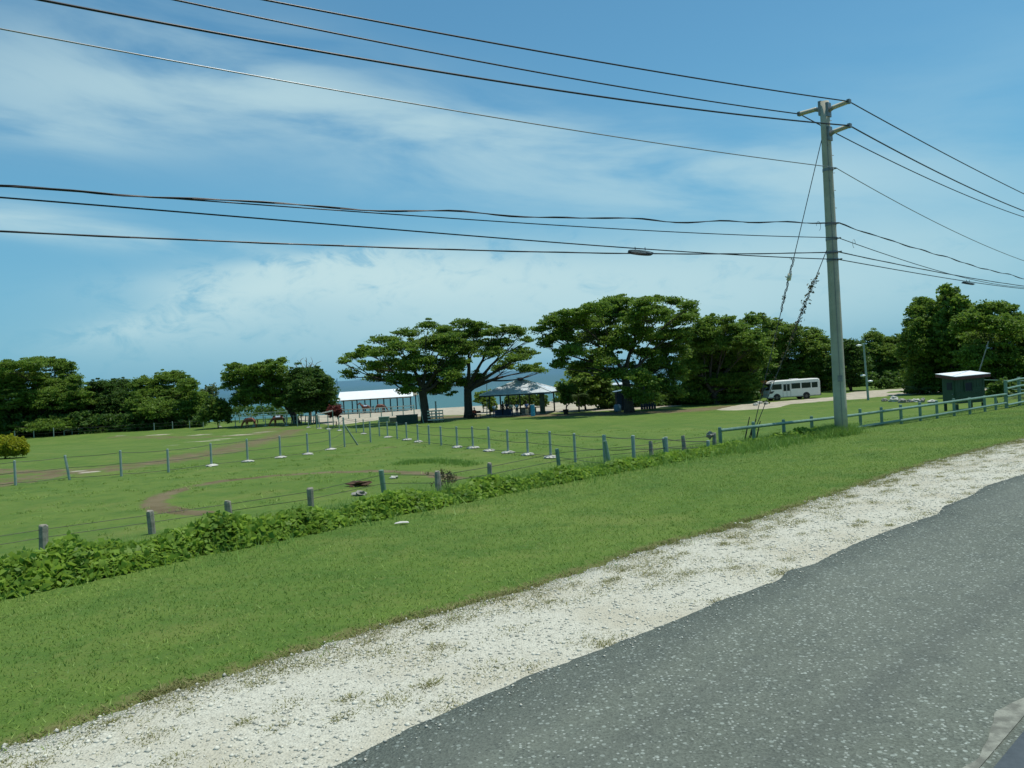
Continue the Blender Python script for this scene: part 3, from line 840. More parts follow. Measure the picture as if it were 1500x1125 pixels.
# taller fence behind, and the gate-like panel at the frame's edge
f = fence('rail_fence', 'taller green pipe fence of four rails starting at the gate post behind the hut', P(1474.5, 598))
B = [P(1474.5, 598), P(1494, 594), P(1513, 590.5), P(1540, 585)]
hts = [1.45, 1.55, 1.55, 1.5]
for b, h in zip(B, hts):
    link('post', round_post(.085, h, 'green_pipe', 12), f, b - f.location)
for k in (.12, .42, .70, .94):
    rail([b + ZV * (h * k) + Vector((0, -.1, 0)) for b, h in zip(B, hts)], .055)
f = fence('rail_fence', 'thin green pipe fence on the grass beyond the hut', P(1441, 590))
B = [P(1440, 588), P(1472, 589), P(1512, 590)]
for b, pt in zip(B, (555, 555.5, 557)):
    h = at(1440, pt, b.y).z - b.z + .05
    link('post', round_post(.055, h, 'green_pipe', 12), f, b - f.location)
for y0, y1, y2 in ((556.5, 557.3, 558.2), (568.5, 570, 571.5)):
    rail([at(1440, y0, B[0].y - .07), at(1472, y1, B[1].y - .07), at(1512, y2, B[2].y - .07)], .04)
# far pale rail fence before the left trees
f = fence('rail_fence', 'pale two rail fence in front of the dark trees on the left', P(97, 636))
W = []
for k, px in enumerate((94, 106, 115, 137, 161, 170, 183, 200)):
    pb = yline(px, 94, 638, 200, 627); b = P(px, pb)
    t = at(px, yline(px, 94, 624, 200, 616.5), b.y)
    link('post', round_post(.07, round((t.z - b.z) / .1) * .1, 'pale_green'), f, b - f.location)
    W.append((b, t))
for k in (.95, .55):
    mb = MB()
    for (b0, t0), (b1, t1) in zip(W[:-1], W[1:]):
        p0, p1 = b0.lerp(t0, k) - f.location, b1.lerp(t1, k) - f.location
        d = p1 - p0; mb.box((p0 + p1) / 2 + Vector((0, -.09, 0)), (d.length, .04, .13), math.atan2(d.y, d.x), (0, -math.atan2(d.z, math.hypot(d.x, d.y))))
    mb.part('rail', M['white_wood'], f)
# corral panels near the horses
f = fence('corral_fence', 'pale green corral panels behind the saddled horse', P(427, 621))
for k, px in enumerate((427, 431, 434, 442, 447, 455, 459, 466)):
    b = P(px, 620.5 + (k % 3) * .4)
    t = at(px + (-1.5 if k % 2 else 1.2), 606.5, b.y); dv = (t - b)
    link('post', round_post(.075, 1.25, 'pale_green'), f, b - f.location, dv.normalized().to_track_quat('Z', 'Y').to_euler())
b0, b1 = P(427, 621), P(466, 621)
for h in (.5, 1.1):
    mb = MB(); mb.tube([b0 - f.location + ZV * h, b1 - f.location + ZV * h], .04, 6); mb.part('rail', M['pale_green'], f)
f = fence('plank_rail', 'long white plank rail sloping up to the reddish shrub', P(463, 620), 'rail')
b0, b1 = at(463, 607.5, 96), at(487, 601.5, 99); mb = MB(); d = b1 - b0
mb.box((b0 + b1) / 2 - f.location, (d.length, .06, .14), math.atan2(d.y, d.x), (0, -math.asin(d.z / d.length))); mb.part('plank', M['white_wood'], f)
for p in (b0, b1):
    mb = MB(); q = p - f.location; gz = z1(p.x, p.y) - f.location.z; mb.tube([(q.x, q.y, gz - .1), (q.x, q.y, q.z)], .06, 8); mb.part('post', M['pale_green'], f)
# beach railing
for label, x0, x1, yb, yt, Y, n in (('low pale railing across the sand in front of the white roofed shelter', 494, 606, 611, 601.3, 118, 8), ('pale railing by the beach behind the grazing horse', 333, 420, 614, 607.5, 125, 6)):
    a0, a1 = at(x0, yt, Y), at(x1, yline(x1, 494, 601.3, 606, 600 - 6) if x0 > 400 else yt - 5, Y)
    f = fence('rail_fence', label, (a0.x, a0.y, z1(a0.x, a0.y)))
    for k in range(n):
        p = a0.lerp(a1, k / (n - 1)); gz = z1(p.x, p.y)
        link('post', round_post(.08, round((p.z - gz) / .1) * .1 + .1, 'pale_green'), f, Vector((p.x, p.y, gz)) - f.location)
    for dz in (0, -.45):
        p0, p1 = a0 - f.location + ZV * dz, a1 - f.location + ZV * dz; d = p1 - p0
        mb = MB(); mb.box((p0 + p1) / 2 + Vector((0, -.1, 0)), (d.length, .05, .12), math.atan2(d.y, d.x), (0, -math.asin(d.z / d.length))); mb.part('rail', M['white_wood'], f)
# ------------------------------------------------------------------ trees
def bez(p0, p1, p2, n=9):
    return [p0 * (1 - t) ** 2 + p1 * 2 * t * (1 - t) + p2 * t * t for t in np.linspace(0, 1, n)]
def tree(name, label, cat, base, Y, lobes, mat, seed, trunk_px=None, fork=None, leaves=1.0, size=(.085, .18), pad=(.9, .34), flat=.9, group=None, depth=1.0,
         bark='bark', limbs=True, tint=(0, 1), fill=.55, dens=1.0, vfill=1.5, shell=.55):
    """base pixel on the ground (py None: wherever the ground is at depth Y); lobes (px, py, rx, ry) in pixels at depth Y"""
    g = np.random.default_rng(seed)
    if Y is None:
        b = P(*base); Y = b.y
    else:
        q = at(base[0], 600, Y); b = Vector((q.x, q.y, z1(q.x, q.y)))
    o = thing(name, label, cat, b, 0, group)
    k = F / Y
    xs_ = [l[0] for l in lobes]; half = (max(xs_) - min(xs_)) / 2 / k + 1e-3; mid = (max(xs_) + min(xs_)) / 2
    V, Fc, T = [], [], []; nv = 0
    cents = []
    for (px, py, rx, ry) in lobes:
        off = (px - mid) / k / half if half > .1 else 0
        dy = g.uniform(-1, 1) * half * depth * .75 * math.sqrt(max(0, 1 - off * off * .8))
        c = at(px, py, Y + dy); s = (Y + dy) / F
        RXm, RZm = rx * s * 1.05, ry * s * vfill; RD = max(RXm * .85, RZm)
        c.y = Y + dy
        cents.append((c, RXm, RZm))
        pr = pad[0] * min(1, .35 + RXm / 3.0)
        area = RXm * RZm + RXm * RD + RD * RZm
        ncl = max(5, int(4.4 * dens * area / (pr * pr)))
        d = g.normal(size=(ncl, 3)); d /= np.linalg.norm(d, axis=1)[:, None]
        d[:, 2] = np.where(d[:, 2] < -.35, -d[:, 2] * .9, d[:, 2])
        rr = shell + (1 - shell) * g.random((ncl, 1)); 
        C = np.array(c - b)[None] + d * rr * np.array([[max(.1, RXm - pr * .6), max(.1, RD - pr * .6), max(.08, RZm - pr * pad[1] * .6)]])
        nx_ = max(2, ncl // 7); dx_ = g.normal(size=(nx_, 3)); dx_ /= np.linalg.norm(dx_, axis=1)[:, None]; dx_[:, 2] = np.abs(dx_[:, 2]) * 1.1 - .1
        C = np.concatenate([C, np.array(c - b)[None] + dx_ * g.uniform(.9, 1.13, (nx_, 1)) * np.array([[RXm, RD, RZm]])])
        out_ = np.arange(len(C)) >= ncl
        out_ = out_[C[:, 2] > .15]; C = C[C[:, 2] > .15]
        if not len(C): continue
        jit = .45 + .95 * g.random((len(C), 1))
        rad_ = np.array([[pr, pr, pr * pad[1]]]) * np.where(out_[:, None], .5 * jit, jit)
        n_per = max(5, int(30 * leaves * (pr / .9) ** 2 * (.20 / (sum(size) / 2)) ** 2))
        v, f_, t_ = leaf_cards(C, n_per, rad_, size, g, flat, tint)
        keep = v.reshape(-1, 4, 3)[:, :, 2].min(1) > .02
        v = v.reshape(-1, 4, 3)[keep].reshape(-1, 3); t_ = t_.reshape(-1, 4)[keep].ravel(); f_ = np.arange(len(v)).reshape(-1, 4)
        V.append(v); Fc.append(f_ + nv); T.append(t_); nv += len(v)
    link('crown', np_mesh('crown', np.concatenate(V), np.concatenate(Fc), M[mat], {'tint': np.concatenate(T)}), o)
    # trunk and limbs
    top_z = max(c.z for c, _, _ in cents) - b.z
    tr = (trunk_px / k / 2) if trunk_px else .03 + top_z * .02
    if fork: fk = at(fork[0], fork[1], Y) - b
    else: fk = Vector((g.normal() * .03 * top_z, g.normal() * .03 * top_z, top_z * .33))
    mb = MB()
    zero = Vector((0, 0, -.2))
    mb.tube(bez(zero, Vector((fk.x * .2, fk.y * .2, fk.z * .6)), fk, 8), [tr * (1.45 if i == 0 else 1.12 if i == 1 else 1 - .02 * i) for i in range(8)], 10)
    if limbs:
        dirs = [((c - b) - fk) for c, _, _ in cents]
        ng = max(2, min(6, len(cents) // 3))
        an = np.array([math.atan2(d_.x + .35 * d_.y, max(.2, d_.z) ) for d_ in dirs]); od = np.argsort(an)
        for grp in np.array_split(od, ng):
            if not len(grp): continue
            cen = sum((cents[i][0] - b for i in grp), Vector()) / len(grp)
            st_ = fk + Vector((0, 0, -g.random() * fk.z * .12))
            tgt = fk.lerp(cen, .62); L = (tgt - fk).length
            m_ = fk.lerp(tgt, .5) + Vector((g.normal() * .25, g.normal() * .25, .10 * L * g.normal() - .05 * L))
            r_0 = tr * (.72 if ng <= 3 else .55)
            main = bez(st_, m_, tgt, 9)
            mb.tube(main, [r_0 * (1 - .55 * q / 8) for q in range(9)], 8)
            for i in grp:
                c, RXm, RZm = cents[i]
                e = (c - b) + Vector((0, 0, -RZm * .2)); p0 = main[g.integers(4, 9)]; L2 = (e - p0).length
                mid_ = p0.lerp(e, .5) + Vector((g.normal() * .12 * L2, g.normal() * .12 * L2, .06 * L2 * g.normal() - .03 * L2))
                r_1 = r_0 * .42; pts = bez(p0, mid_, e, 8)
                mb.tube(pts, [max(.02, r_1 * (1 - .8 * q / 7)) for q in range(8)], 6)
                for q in range(6):
                    p1 = pts[g.integers(3, 8)]; e2 = e + Vector((g.uniform(-.85, .85) * RXm, g.uniform(-.8, .8) * RXm, g.uniform(-.2, .7) * RZm))
                    mb.tube(bez(p1, p1.lerp(e2, .5) + Vector((g.normal() * .15, g.normal() * .15, -.1)), e2, 5), [max(.012, r_1 * .35 * (1 - .8 * i_ / 4)) for i_ in range(5)], 4)
    link('trunk', mb.mesh('trunk', M[bark], smooth=True), o)
    return o
GT = 'trees along the beach side of the meadow'
tree('spreading_tree', 'tiered spreading tree at the far left edge, tallest of the left trees', 'tree', (60, 640), 123,
     [(22, 540, 42, 10), (62, 534, 34, 9), (95, 545, 20, 12), (112, 560, 12, 8), (-20, 548, 40, 12), (30, 562, 50, 14), (85, 570, 40, 14), (-30, 575, 50, 18), (20, 590, 52, 20), (80, 592, 48, 20), (112, 588, 26, 18), (-25, 610, 50, 20), (30, 614, 55, 20), (90, 614, 40, 18), (10, 626, 50, 10), (75, 626, 45, 10)], 'leaf_canopy', 11, 10, group=GT, pad=(1.1, .3), dens=.9)
tree('leafy_tree', 'low rounded tree between the tiered tree and the broad bushy one on the left', 'tree', (150, 632), 127,
     [(150, 574, 26, 14), (176, 571, 20, 12), (135, 592, 34, 20), (168, 596, 34, 20), (150, 612, 44, 18), (195, 606, 20, 18), (120, 606, 20, 20), (150, 622, 40, 8)], 'leaf_dark', 12, group=GT)
tree('bushy_tree', 'broad bushy tree with a dark hollow below, beside the left gap to the sea', 'tree', (245, 628), 123,
     [(212, 567, 24, 11), (250, 558, 28, 11), (277, 566, 16, 11), (225, 585, 40, 16), (268, 586, 32, 16), (292, 590, 10, 14), (238, 604, 42, 15), (280, 604, 22, 14), (205, 600, 22, 18), (225, 617, 34, 12), (275, 616, 20, 10)], 'leaf_canopy', 13, group=GT, dens=.95)
tree('shrub', 'small bright green shrub in the gap between the left trees', 'shrub', (318, 622), 112, [(312, 600, 14, 14), (324, 604, 12, 14), (306, 612, 16, 12), (326, 615, 14, 10)], 'leaf_bright', 14, size=(.12, .24), pad=(.5, .5), limbs=False)
tree('shrub', 'grey green thin shrub behind the small bright shrub', 'shrub', (305, 615), 132, [(303, 585, 12, 14), (312, 575, 8, 9), (298, 600, 14, 12)], 'leaf_palm', 15, size=(.12, .22), pad=(.5, .5), dens=.45, group='shrubs among the trees')
tree('spreading_tree', 'loose crowned tree behind the two horses, beside the dead tree', 'tree', (434, 613), 113,
     [(345, 541, 16, 8), (352, 551, 28, 9), (378, 545, 26, 10), (395, 534, 10, 6), (411, 531, 10, 6), (400, 543, 22, 9), (335, 556, 12, 7), (348, 566, 24, 10), (388, 562, 40, 14), (418, 568, 30, 16), (372, 580, 28, 9), (398, 586, 40, 11), (425, 592, 30, 12), (352, 590, 16, 12)], 'leaf_canopy', 16, 9, (405, 582), group=GT, dens=.8)
tree('round_tree', 'dense dark round tree beside the white roofed shelter', 'tree', (462, 613), 110,
     [(440, 552, 18, 12), (462, 556, 20, 14), (476, 570, 16, 16), (450, 575, 28, 18), (478, 590, 18, 16), (455, 597, 30, 14), (436, 590, 18, 18), (480, 602, 14, 9)], 'leaf_dark', 17, group=GT)
# dead tree
g = np.random.default_rng(5)
q = at(454, 612, 113); b = Vector((q.x, q.y, z1(q.x, q.y)))
o = thing('dead_tree', 'pale leafless dead tree rising in front of the dense round tree', 'dead tree', b)
mb = MB(); tp_ = at(448, 548, 113) - b
mb.tube(bez(Vector((0, 0, -.2)), Vector((.25, 0, tp_.z * .5)), tp_, 8), np.linspace(.24, .10, 8), 8)
mb.part('trunk', M['bark_pale'], o)
for px, py in ((433, 535), (440, 528), (449, 526), (458, 529), (464, 532), (467, 540), (428, 538), (455, 535)):
    e = at(px, py, 113 + g.uniform(-1.5, 1.5)) - b; st_ = tp_ * g.uniform(.86, 1)
    mb = MB(); pts = bez(st_, st_.lerp(e, .55) + Vector((g.normal() * .2, g.normal() * .2, -.25)), e, 7); mb.tube(pts, np.linspace(.11, .035, 7), 5)
    for k in range(5):
        p0 = pts[g.integers(2, 7)]; mb.tube([p0, p0 + Vector((g.normal() * .35, g.normal() * .3, .25 + g.random() * .4))], [.04, .02], 4)
    mb.part('branch', M['bark_pale'], o)
# the guango trees in the middle
tree('spreading_tree', 'spreading guango tree with a thick dark double stem behind the slatted rack', 'tree', (623, 612), 97,
     [(519, 524, 16, 7), (505, 531, 10, 6), (511, 551, 14, 8), (553, 499, 14, 6), (540, 516, 20, 8), (576, 501, 20, 7), (598, 490, 20, 7), (627, 478, 18, 7), (649, 487, 18, 8), (560, 520, 26, 10), (590, 515, 30, 12), (622, 508, 30, 12), (545, 538, 22, 8), (575, 540, 30, 12), (612, 535, 34, 14), (552, 556, 18, 7), (588, 558, 26, 10), (622, 560, 30, 12), (645, 545, 24, 14), (598, 575, 20, 8), (640, 575, 26, 10), (662, 497, 20, 8), (655, 518, 26, 10), (668, 535, 20, 10), (672, 508, 18, 10), (640, 500, 22, 9), (660, 555, 22, 10)],
     'leaf_canopy', 21, 13, (618, 570), group=GT, pad=(1.15, .27), depth=.7, dens=.66)
tree('spreading_tree', 'guango tree with a forked trunk and arching limbs beside the pavilion', 'tree', (686, 611), 101,
     [(680, 476, 18, 7), (701, 479, 18, 7), (692, 492, 26, 9), (665, 495, 20, 9), (721, 488, 20, 8), (741, 484, 18, 6), (758, 490, 18, 7), (771, 499, 12, 5), (704, 508, 28, 9), (735, 505, 20, 7), (676, 515, 30, 13), (655, 505, 20, 10), (720, 520, 22, 9), (762, 517, 18, 6), (781, 517, 10, 4), (755, 527, 26, 7), (740, 538, 22, 6), (776, 541, 24, 7), (790, 544, 10, 4), (660, 540, 26, 12), (665, 562, 24, 12), (700, 556, 12, 10)],
     'leaf_canopy', 22, 13, (685, 570), group=GT, pad=(1.1, .27), depth=.7, dens=.64)
tree('spreading_tree', 'broadest and tallest guango tree, right of the pavilion', 'tree', (922, 606), 92,
     [(905, 446, 30, 9), (872, 454, 28, 9), (838, 463, 28, 9), (808, 474, 24, 8), (945, 447, 22, 8), (963, 439, 12, 5), (985, 443, 16, 6), (1008, 450, 14, 7), (1016, 460, 10, 5), (790, 485, 14, 6), (850, 478, 38, 12), (900, 470, 44, 14), (955, 465, 42, 13), (1000, 472, 26, 11), (820, 495, 30, 10), (870, 500, 40, 13), (925, 495, 42, 14), (980, 498, 36, 14), (800, 506, 12, 6), (838, 516, 28, 9), (880, 520, 24, 8), (985, 520, 30, 12), (820, 535, 16, 7), (850, 538, 22, 7), (965, 540, 32, 13), (992, 552, 18, 12), (958, 566, 30, 11), (985, 578, 18, 10), (950, 585, 20, 8), (900, 552, 22, 9), (935, 560, 26, 12), (925, 582, 20, 9), (890, 535, 22, 9), (905, 508, 26, 8), (945, 520, 24, 8), (925, 540, 16, 7)],
     'leaf_canopy', 23, 13, (915, 550), group=GT, pad=(1.1, .3), depth=.8, dens=.85, vfill=1.65)
tree('dense_tree', 'dense dark tree growing against the broadest guango', 'tree', (1050, 601), 99,
     [(1042, 473, 22, 8), (1066, 471, 12, 7), (1098, 474, 16, 10), (1030, 488, 22, 12), (1072, 488, 30, 12), (1045, 508, 40, 14), (1095, 505, 30, 18), (1028, 532, 34, 16), (1075, 535, 42, 18), (1115, 530, 20, 18), (1040, 565, 42, 16), (1085, 566, 34, 16), (1062, 588, 40, 10), (1020, 585, 22, 12), (1005, 500, 20, 16), (1010, 545, 20, 18)], 'leaf_canopy', 24, 11, (1045, 575), group=GT, dens=1.0)
tree('bushy_tree', 'bushy mixed green tree right behind the white minibus', 'tree', (1160, 590), 118,
     [(1112, 471, 14, 9), (1132, 482, 20, 11), (1162, 489, 22, 11), (1190, 495, 18, 11), (1208, 508, 10, 10), (1120, 505, 34, 16), (1160, 515, 38, 18), (1195, 523, 24, 20), (1130, 540, 34, 20), (1172, 548, 38, 20), (1208, 550, 20, 22), (1120, 566, 26, 18), (1160, 574, 40, 14), (1205, 574, 24, 14)], 'leaf_mid', 25, group=GT, dens=1.0)
tree('round_tree', 'small round dark tree with a bare stem right of the utility pole', 'tree', (1247, 585), 112,
     [(1246, 515, 20, 14), (1238, 530, 20, 16), (1255, 538, 20, 18), (1240, 556, 20, 14), (1256, 562, 12, 10), (1222, 545, 14, 20)], 'leaf_dark', 26, 5, (1247, 572), group=GT)
tree('bushy_tree', 'light green bushy tree behind the lamp post', 'tree', (1300, 588), 128,
     [(1279, 500, 15, 11), (1300, 506, 18, 10), (1318, 503, 12, 10), (1275, 520, 20, 16), (1300, 528, 26, 18), (1322, 530, 16, 22), (1285, 550, 26, 18), (1312, 560, 24, 20), (1272, 568, 18, 12)], 'leaf_mid', 27, group=GT)
tree('tall_tree', 'tall dark tree, leftmost of the dark clump behind the hut', 'tree', (1352, 588), 95,
     [(1352, 449, 16, 10), (1341, 462, 14, 12), (1363, 464, 20, 14), (1350, 485, 22, 18), (1372, 500, 24, 22), (1348, 515, 22, 22), (1335, 500, 12, 16), (1365, 540, 28, 22), (1345, 550, 18, 22), (1360, 568, 28, 16), (1330, 475, 7, 6), (1326, 520, 10, 14)], 'leaf_canopy', 28, group=GT, pad=(.8, .5), flat=.3, tint=(0, .8))
tree('tall_tree', 'feathery topped tree reaching highest behind the hut', 'tree', (1398, 585), 93,
     [(1384, 427, 8, 8), (1395, 433, 10, 8), (1384, 444, 13, 10), (1402, 446, 16, 10), (1424, 463, 15, 10), (1432, 478, 16, 12), (1414, 452, 10, 8), (1390, 465, 20, 14), (1412, 470, 24, 16), (1375, 480, 16, 14), (1425, 495, 24, 20), (1398, 495, 28, 20), (1400, 525, 30, 22), (1395, 555, 30, 20)], 'leaf_canopy', 29, group=GT, pad=(.7, .5), flat=.2, size=(.14, .28))
tree('dense_tree', 'wide dark tree behind the green hut, touching the frame edge', 'tree', (1462, 585), 84,
     [(1450, 454, 24, 10), (1476, 458, 18, 10), (1492, 470, 14, 10), (1434, 470, 28, 14), (1412, 480, 20, 16), (1428, 470, 14, 10), (1470, 480, 34, 14), (1510, 478, 26, 14), (1445, 502, 36, 18), (1490, 505, 36, 20), (1430, 528, 30, 18), (1475, 535, 40, 20), (1525, 520, 34, 30), (1440, 556, 30, 18), (1490, 562, 40, 20), (1540, 560, 40, 30)], 'leaf_canopy', 30, group=GT, dens=1.0)
# under-storey
GS = 'shrubs among the trees'
tree('shrub', 'mid green leafy shrub tree under the left side of the broadest guango', 'shrub', (858, 603), 103, [(845, 550, 18, 12), (868, 545, 20, 14), (858, 565, 26, 14), (880, 570, 18, 16), (838, 578, 14, 14), (865, 588, 28, 10)], 'leaf_mid', 31, group=GS, size=(.16, .3))
tree('shrub', 'yellowish hedge shrub seen through the pavilion', 'shrub', (757, 604), 118, [(748, 589, 10, 8), (760, 590, 12, 8), (776, 588, 12, 10), (792, 590, 12, 10)], 'leaf_bright', 32, group=GS, size=(.12, .22), pad=(.5, .5), limbs=False)
tree('shrub', 'dark shrub left of the pavilion under the forked tree', 'shrub', (708, 606), 113, [(705, 586, 10, 10), (716, 590, 10, 12), (722, 600, 6, 8)], 'leaf_mid', 33, group=GS, size=(.14, .26), pad=(.5, .5))
tree('shrub', 'round reddish flowering shrub on the sand by the dense round tree', 'shrub', (491, 616), 100, [(486, 604, 7, 7), (494, 603, 8, 7), (490, 609, 9, 5)], 'leaf_red', 34, size=(.08, .16), pad=(.35, .6), limbs=False)
tree('shrub', 'orange tinged croton shrub in front of the minibus', 'shrub', (1117, 590), 112, [(1116, 564, 8, 6), (1108, 572, 8, 8), (1122, 573, 8, 8), (1114, 582, 10, 7)], 'leaf_croton', 35, group=GS, size=(.14, .26), pad=(.5, .6))
tree('shrub', 'slender yellow green potted shrub right of the pavilion', 'shrub', (829, 604), 97, [(822, 570, 6, 6), (829, 575, 9, 8), (838, 572, 8, 7), (830, 587, 9, 8)], 'leaf_bright', 36, group=GS, size=(.12, .26), pad=(.4, .6), dens=.7)
tree('shrub', 'broad leaved shrub at the foot of the tall dark tree', 'shrub', (1345, 586), 96, [(1338, 566, 14, 8), (1355, 570, 16, 10), (1375, 572, 14, 10), (1335, 578, 12, 8)], 'leaf_bright', 37, group=GS, size=(.18, .34), pad=(.5, .6), tint=(0, .6))
tree('shrub', 'low leafy shrub by the driveway beneath the light green tree', 'shrub', (1302, 588), 112, [(1295, 568, 16, 10), (1312, 574, 14, 10), (1285, 578, 12, 8)], 'leaf_dark', 38, group=GS, size=(.16, .3), pad=(.5, .6))
tree('shrub', 'green shrub behind the rails at the frame edge', 'shrub', (1462, 583), 62, [(1458, 570, 12, 6), (1472, 566, 12, 8), (1488, 570, 14, 8), (1460, 578, 16, 5)], 'leaf_bright', 39, group=GS, size=(.08, .18), pad=(.4, .6), limbs=False)
tree('shrub', 'yellow green clipped bush at the left frame edge', 'bush', (8, 672), None, [(-8, 655, 24, 11), (12, 653, 24, 10), (26, 657, 14, 10), (10, 663, 28, 8), (-20, 660, 22, 12)], 'leaf_yellow', 40, size=(.035, .075), pad=(.28, .8), limbs=False, leaves=1.4, flat=.3, shell=.8)
# palm by the yard
def palm(px, Y, h, nf, L, label, seed, mat='leaf_palm', name='palm'):
    g = np.random.default_rng(seed)
    q = at(px, 600, Y); b = Vector((q.x, q.y, z1(q.x, q.y)))
    o = thing(name, label, 'palm', b)
    mb = MB(); mb.tube([(0, 0, -.1), (.05, 0, h * .5), (0, 0, h)], [.12, .09, .07], 8); mb.part('trunk', M['bark'], o)
    for k in range(nf):
        a = 2 * math.pi * k / nf + g.normal() * .2; lift = g.uniform(.3, 1.1)
        V = []; Fc = []
        for t in np.linspace(.12, 1, 12):
            c = Vector((math.cos(a) * L * t, math.sin(a) * L * t, h + lift * L * t - L * .75 * t * t))
            side = Vector((-math.sin(a), math.cos(a), 0)); fwd = Vector((math.cos(a), math.sin(a), .1))
            wl = L * .38 * math.sin(math.pi * min(1, t * .85 + .1))
            for s_ in (-1, 1):
                n0 = len(V); tipp = c + side * s_ * wl + fwd * wl * .5 - ZV * wl * .35
                V += [c - fwd * .05, c + fwd * .05, tipp]; Fc.append((n0, n0 + 1, n0 + 2))
        me = np_mesh('frond', np.array([tuple(v) for v in V]), np.array(Fc), M[mat], {'tint': np.full(len(V), g.random())})
        link('frond', me, o)
palm(848, 100, 1.9, 13, 1.7, 'small palm with pale arching fronds right of the pavilion', 3)
palm(1348, 93, .5, 14, 1.5, 'spiky pale agave like plant below the tall dark tree', 4, name='agave')
palm(1493, 66, .4, 12, 1.4, 'grey leaved spiky plant behind the tall rail fence', 5, name='agave')

# ------------------------------------------------------------------ vine hedge, weeds and grass
def hedge_line(s): return 13.75 + .25 * nz(s, .35, 21)
N = 34000
s_ = rng.uniform(-14, 29.5, N * 3)
keep = rng.random(len(s_)) < np.interp(s_, [-14, 4, 14, 27.5], [1, 1, .6, .5]) * np.clip(.85 + 1.1 * np.array([nz(a, .9, 77) for a in s_]), .15, 1)
s_ = s_[keep]
hgt = np.array([(.42 + .34 * nz(a, .8, 30) + .16 * nz(a, 2.6, 31)) * np.interp(a, [-14, 3, 10, 18, 24, 26.5, 28.5, 29.5], [1.0, .95, .62, .42, .42, .7, .5, .1]) for a in s_])
wd = np.interp(s_, [-14, 2, 6, 12, 18, 27.5], [1.1, 1.0, .75, .55, .42, .45])
v_ = rng.uniform(-1, 1, len(s_))
u_ = np.array([hedge_line(a) for a in s_]) + v_ * wd * (1 + .25 * np.array([nz(a, 1.7, 33) for a in s_]))
zt = hgt * np.clip(1 - np.abs(v_) ** 2.2, 0.05, 1)
zz = zt * rng.uniform(.25, 1.05, len(s_)) ** .6
x = NX * u_ + RX * s_; y = NY * u_ + RY * s_
C = np.stack([x, y, zg(x, y) + zz], 1)
vv, ff, tt = leaf_cards(C, 1, np.full((len(C), 3), .06), (.035, .085), rng, .9, (0, 1), .75)
# whole sprays share a hue: young yellowish shoots and older dark runners
hue = np.array([.5 + .75 * nz(a, 1.9, 40) + .5 * mnoise.noise(Vector((a * 3, b_ * 3, 5))) for a, b_ in zip(s_, u_)])
tt = np.clip(np.repeat(hue, 4) * .7 + tt * .45 - .05, 0, 1)
o = link('vines', np_mesh('vines', vv, ff, M['leaf_vine'], {'tint': tt}))
tag(o, 'tangled bright green vines sprawling along the old fence line', 'vines', kind='stuff')

def blades(n, pu, ps, h, w_, mat, name, label, cat, lean=.45, hue=None):
    x = NX * pu + RX * ps; y = NY * pu + RY * ps
    z = zg(x, y)
    a = rng.uniform(0, 2 * math.pi, len(x)); l = rng.normal(size=(len(x), 2)) * lean
    hh = h[0] + (h[1] - h[0]) * rng.random(len(x))
    ww = w_[0] + (w_[1] - w_[0]) * rng.random(len(x))
    p = np.stack([x, y, z - .005], 1); sd_ = np.stack([np.cos(a), np.sin(a), np.zeros(len(x))], 1) * ww[:, None]
    tip_ = p + np.stack([l[:, 0] * hh, l[:, 1] * hh, hh], 1)
    V = np.stack([p - sd_, p + sd_, tip_], 1).reshape(-1, 3)
    t = np.clip((rng.random(len(x)) * .6 + .2) if hue is None else hue + (rng.random(len(x)) - .5) * .5, 0, 1)
    o = link(name, np_mesh(name, V, np.arange(len(V)).reshape(-1, 3), M[mat], {'tint': np.repeat(t, 3)}))
    return tag(o, label, cat, kind='stuff')
def patch_hue(u, s):
    return np.array([.5 + .95 * mnoise.noise(Vector((a * .35, b_ * .35, 3))) + .35 * mnoise.noise(Vector((a * 1.7, b_ * 1.7, 8))) for a, b_ in zip(u, s)])
n = 260000
ps = -13 + 80 * rng.random(n) ** 1.5; ge_ = np.interp(ps, *GE) + .1 * np.sin(ps * 3.1) + .08 * np.sin(ps * 7.7 + 1); pu = ge_ - .12 + 7.4 * rng.random(n) ** 1.1
blades(n, pu, ps, (.018, .05), (.004, .009), 'blade', 'grass', 'short mown grass on the verge between gravel and vines', 'grass', .7, patch_hue(pu, ps))
# sparse grass growing into the gravel
pu, ps = [], []
for k in range(1050):
    s0 = rng.uniform(-6, 45); u0 = grass_edge(s0) - abs(rng.normal()) * .5 + .12 if rng.random() < .85 else road_edge(s0) + .05 + abs(rng.normal()) * .2
    if rng.random() < .2: u0 = rng.uniform(5.0, 6.8)
    m_ = int(rng.uniform(70, 260)); r_ = rng.uniform(.03, .11)
    pu += list(u0 + rng.normal(size=m_) * r_); ps += list(s0 + rng.normal(size=m_) * r_ * 1.6)
blades(len(pu), np.array(pu), np.array(ps), (.015, .042), (.006, .011), 'leaf_dry_blade', 'weeds', 'sparse olive weed tufts in the pale gravel', 'weeds', 1.2)
# long weeds at the foot of the pole and round the anchor
def mound(px, py, n, ru, rs, h, label, mat='blade_long', w_=(.006, .014)):
    c = P(px, py); u0 = NX * c.x + NY * c.y; s0 = RX * c.x + RY * c.y
    blades(n, u0 + rng.normal(size=n) * ru, s0 + rng.normal(size=n) * rs, h, w_, mat, 'tall_grass', label, 'tall grass', .55)
mound(1224, 637, 5200, .26, .62, (.12, .46), 'tuft of tall grass round the foot of the utility pole')
mound(1112, 655, 2600, .40, 1.6, (.12, .34), 'bank of tall weeds round the guy wire anchor')
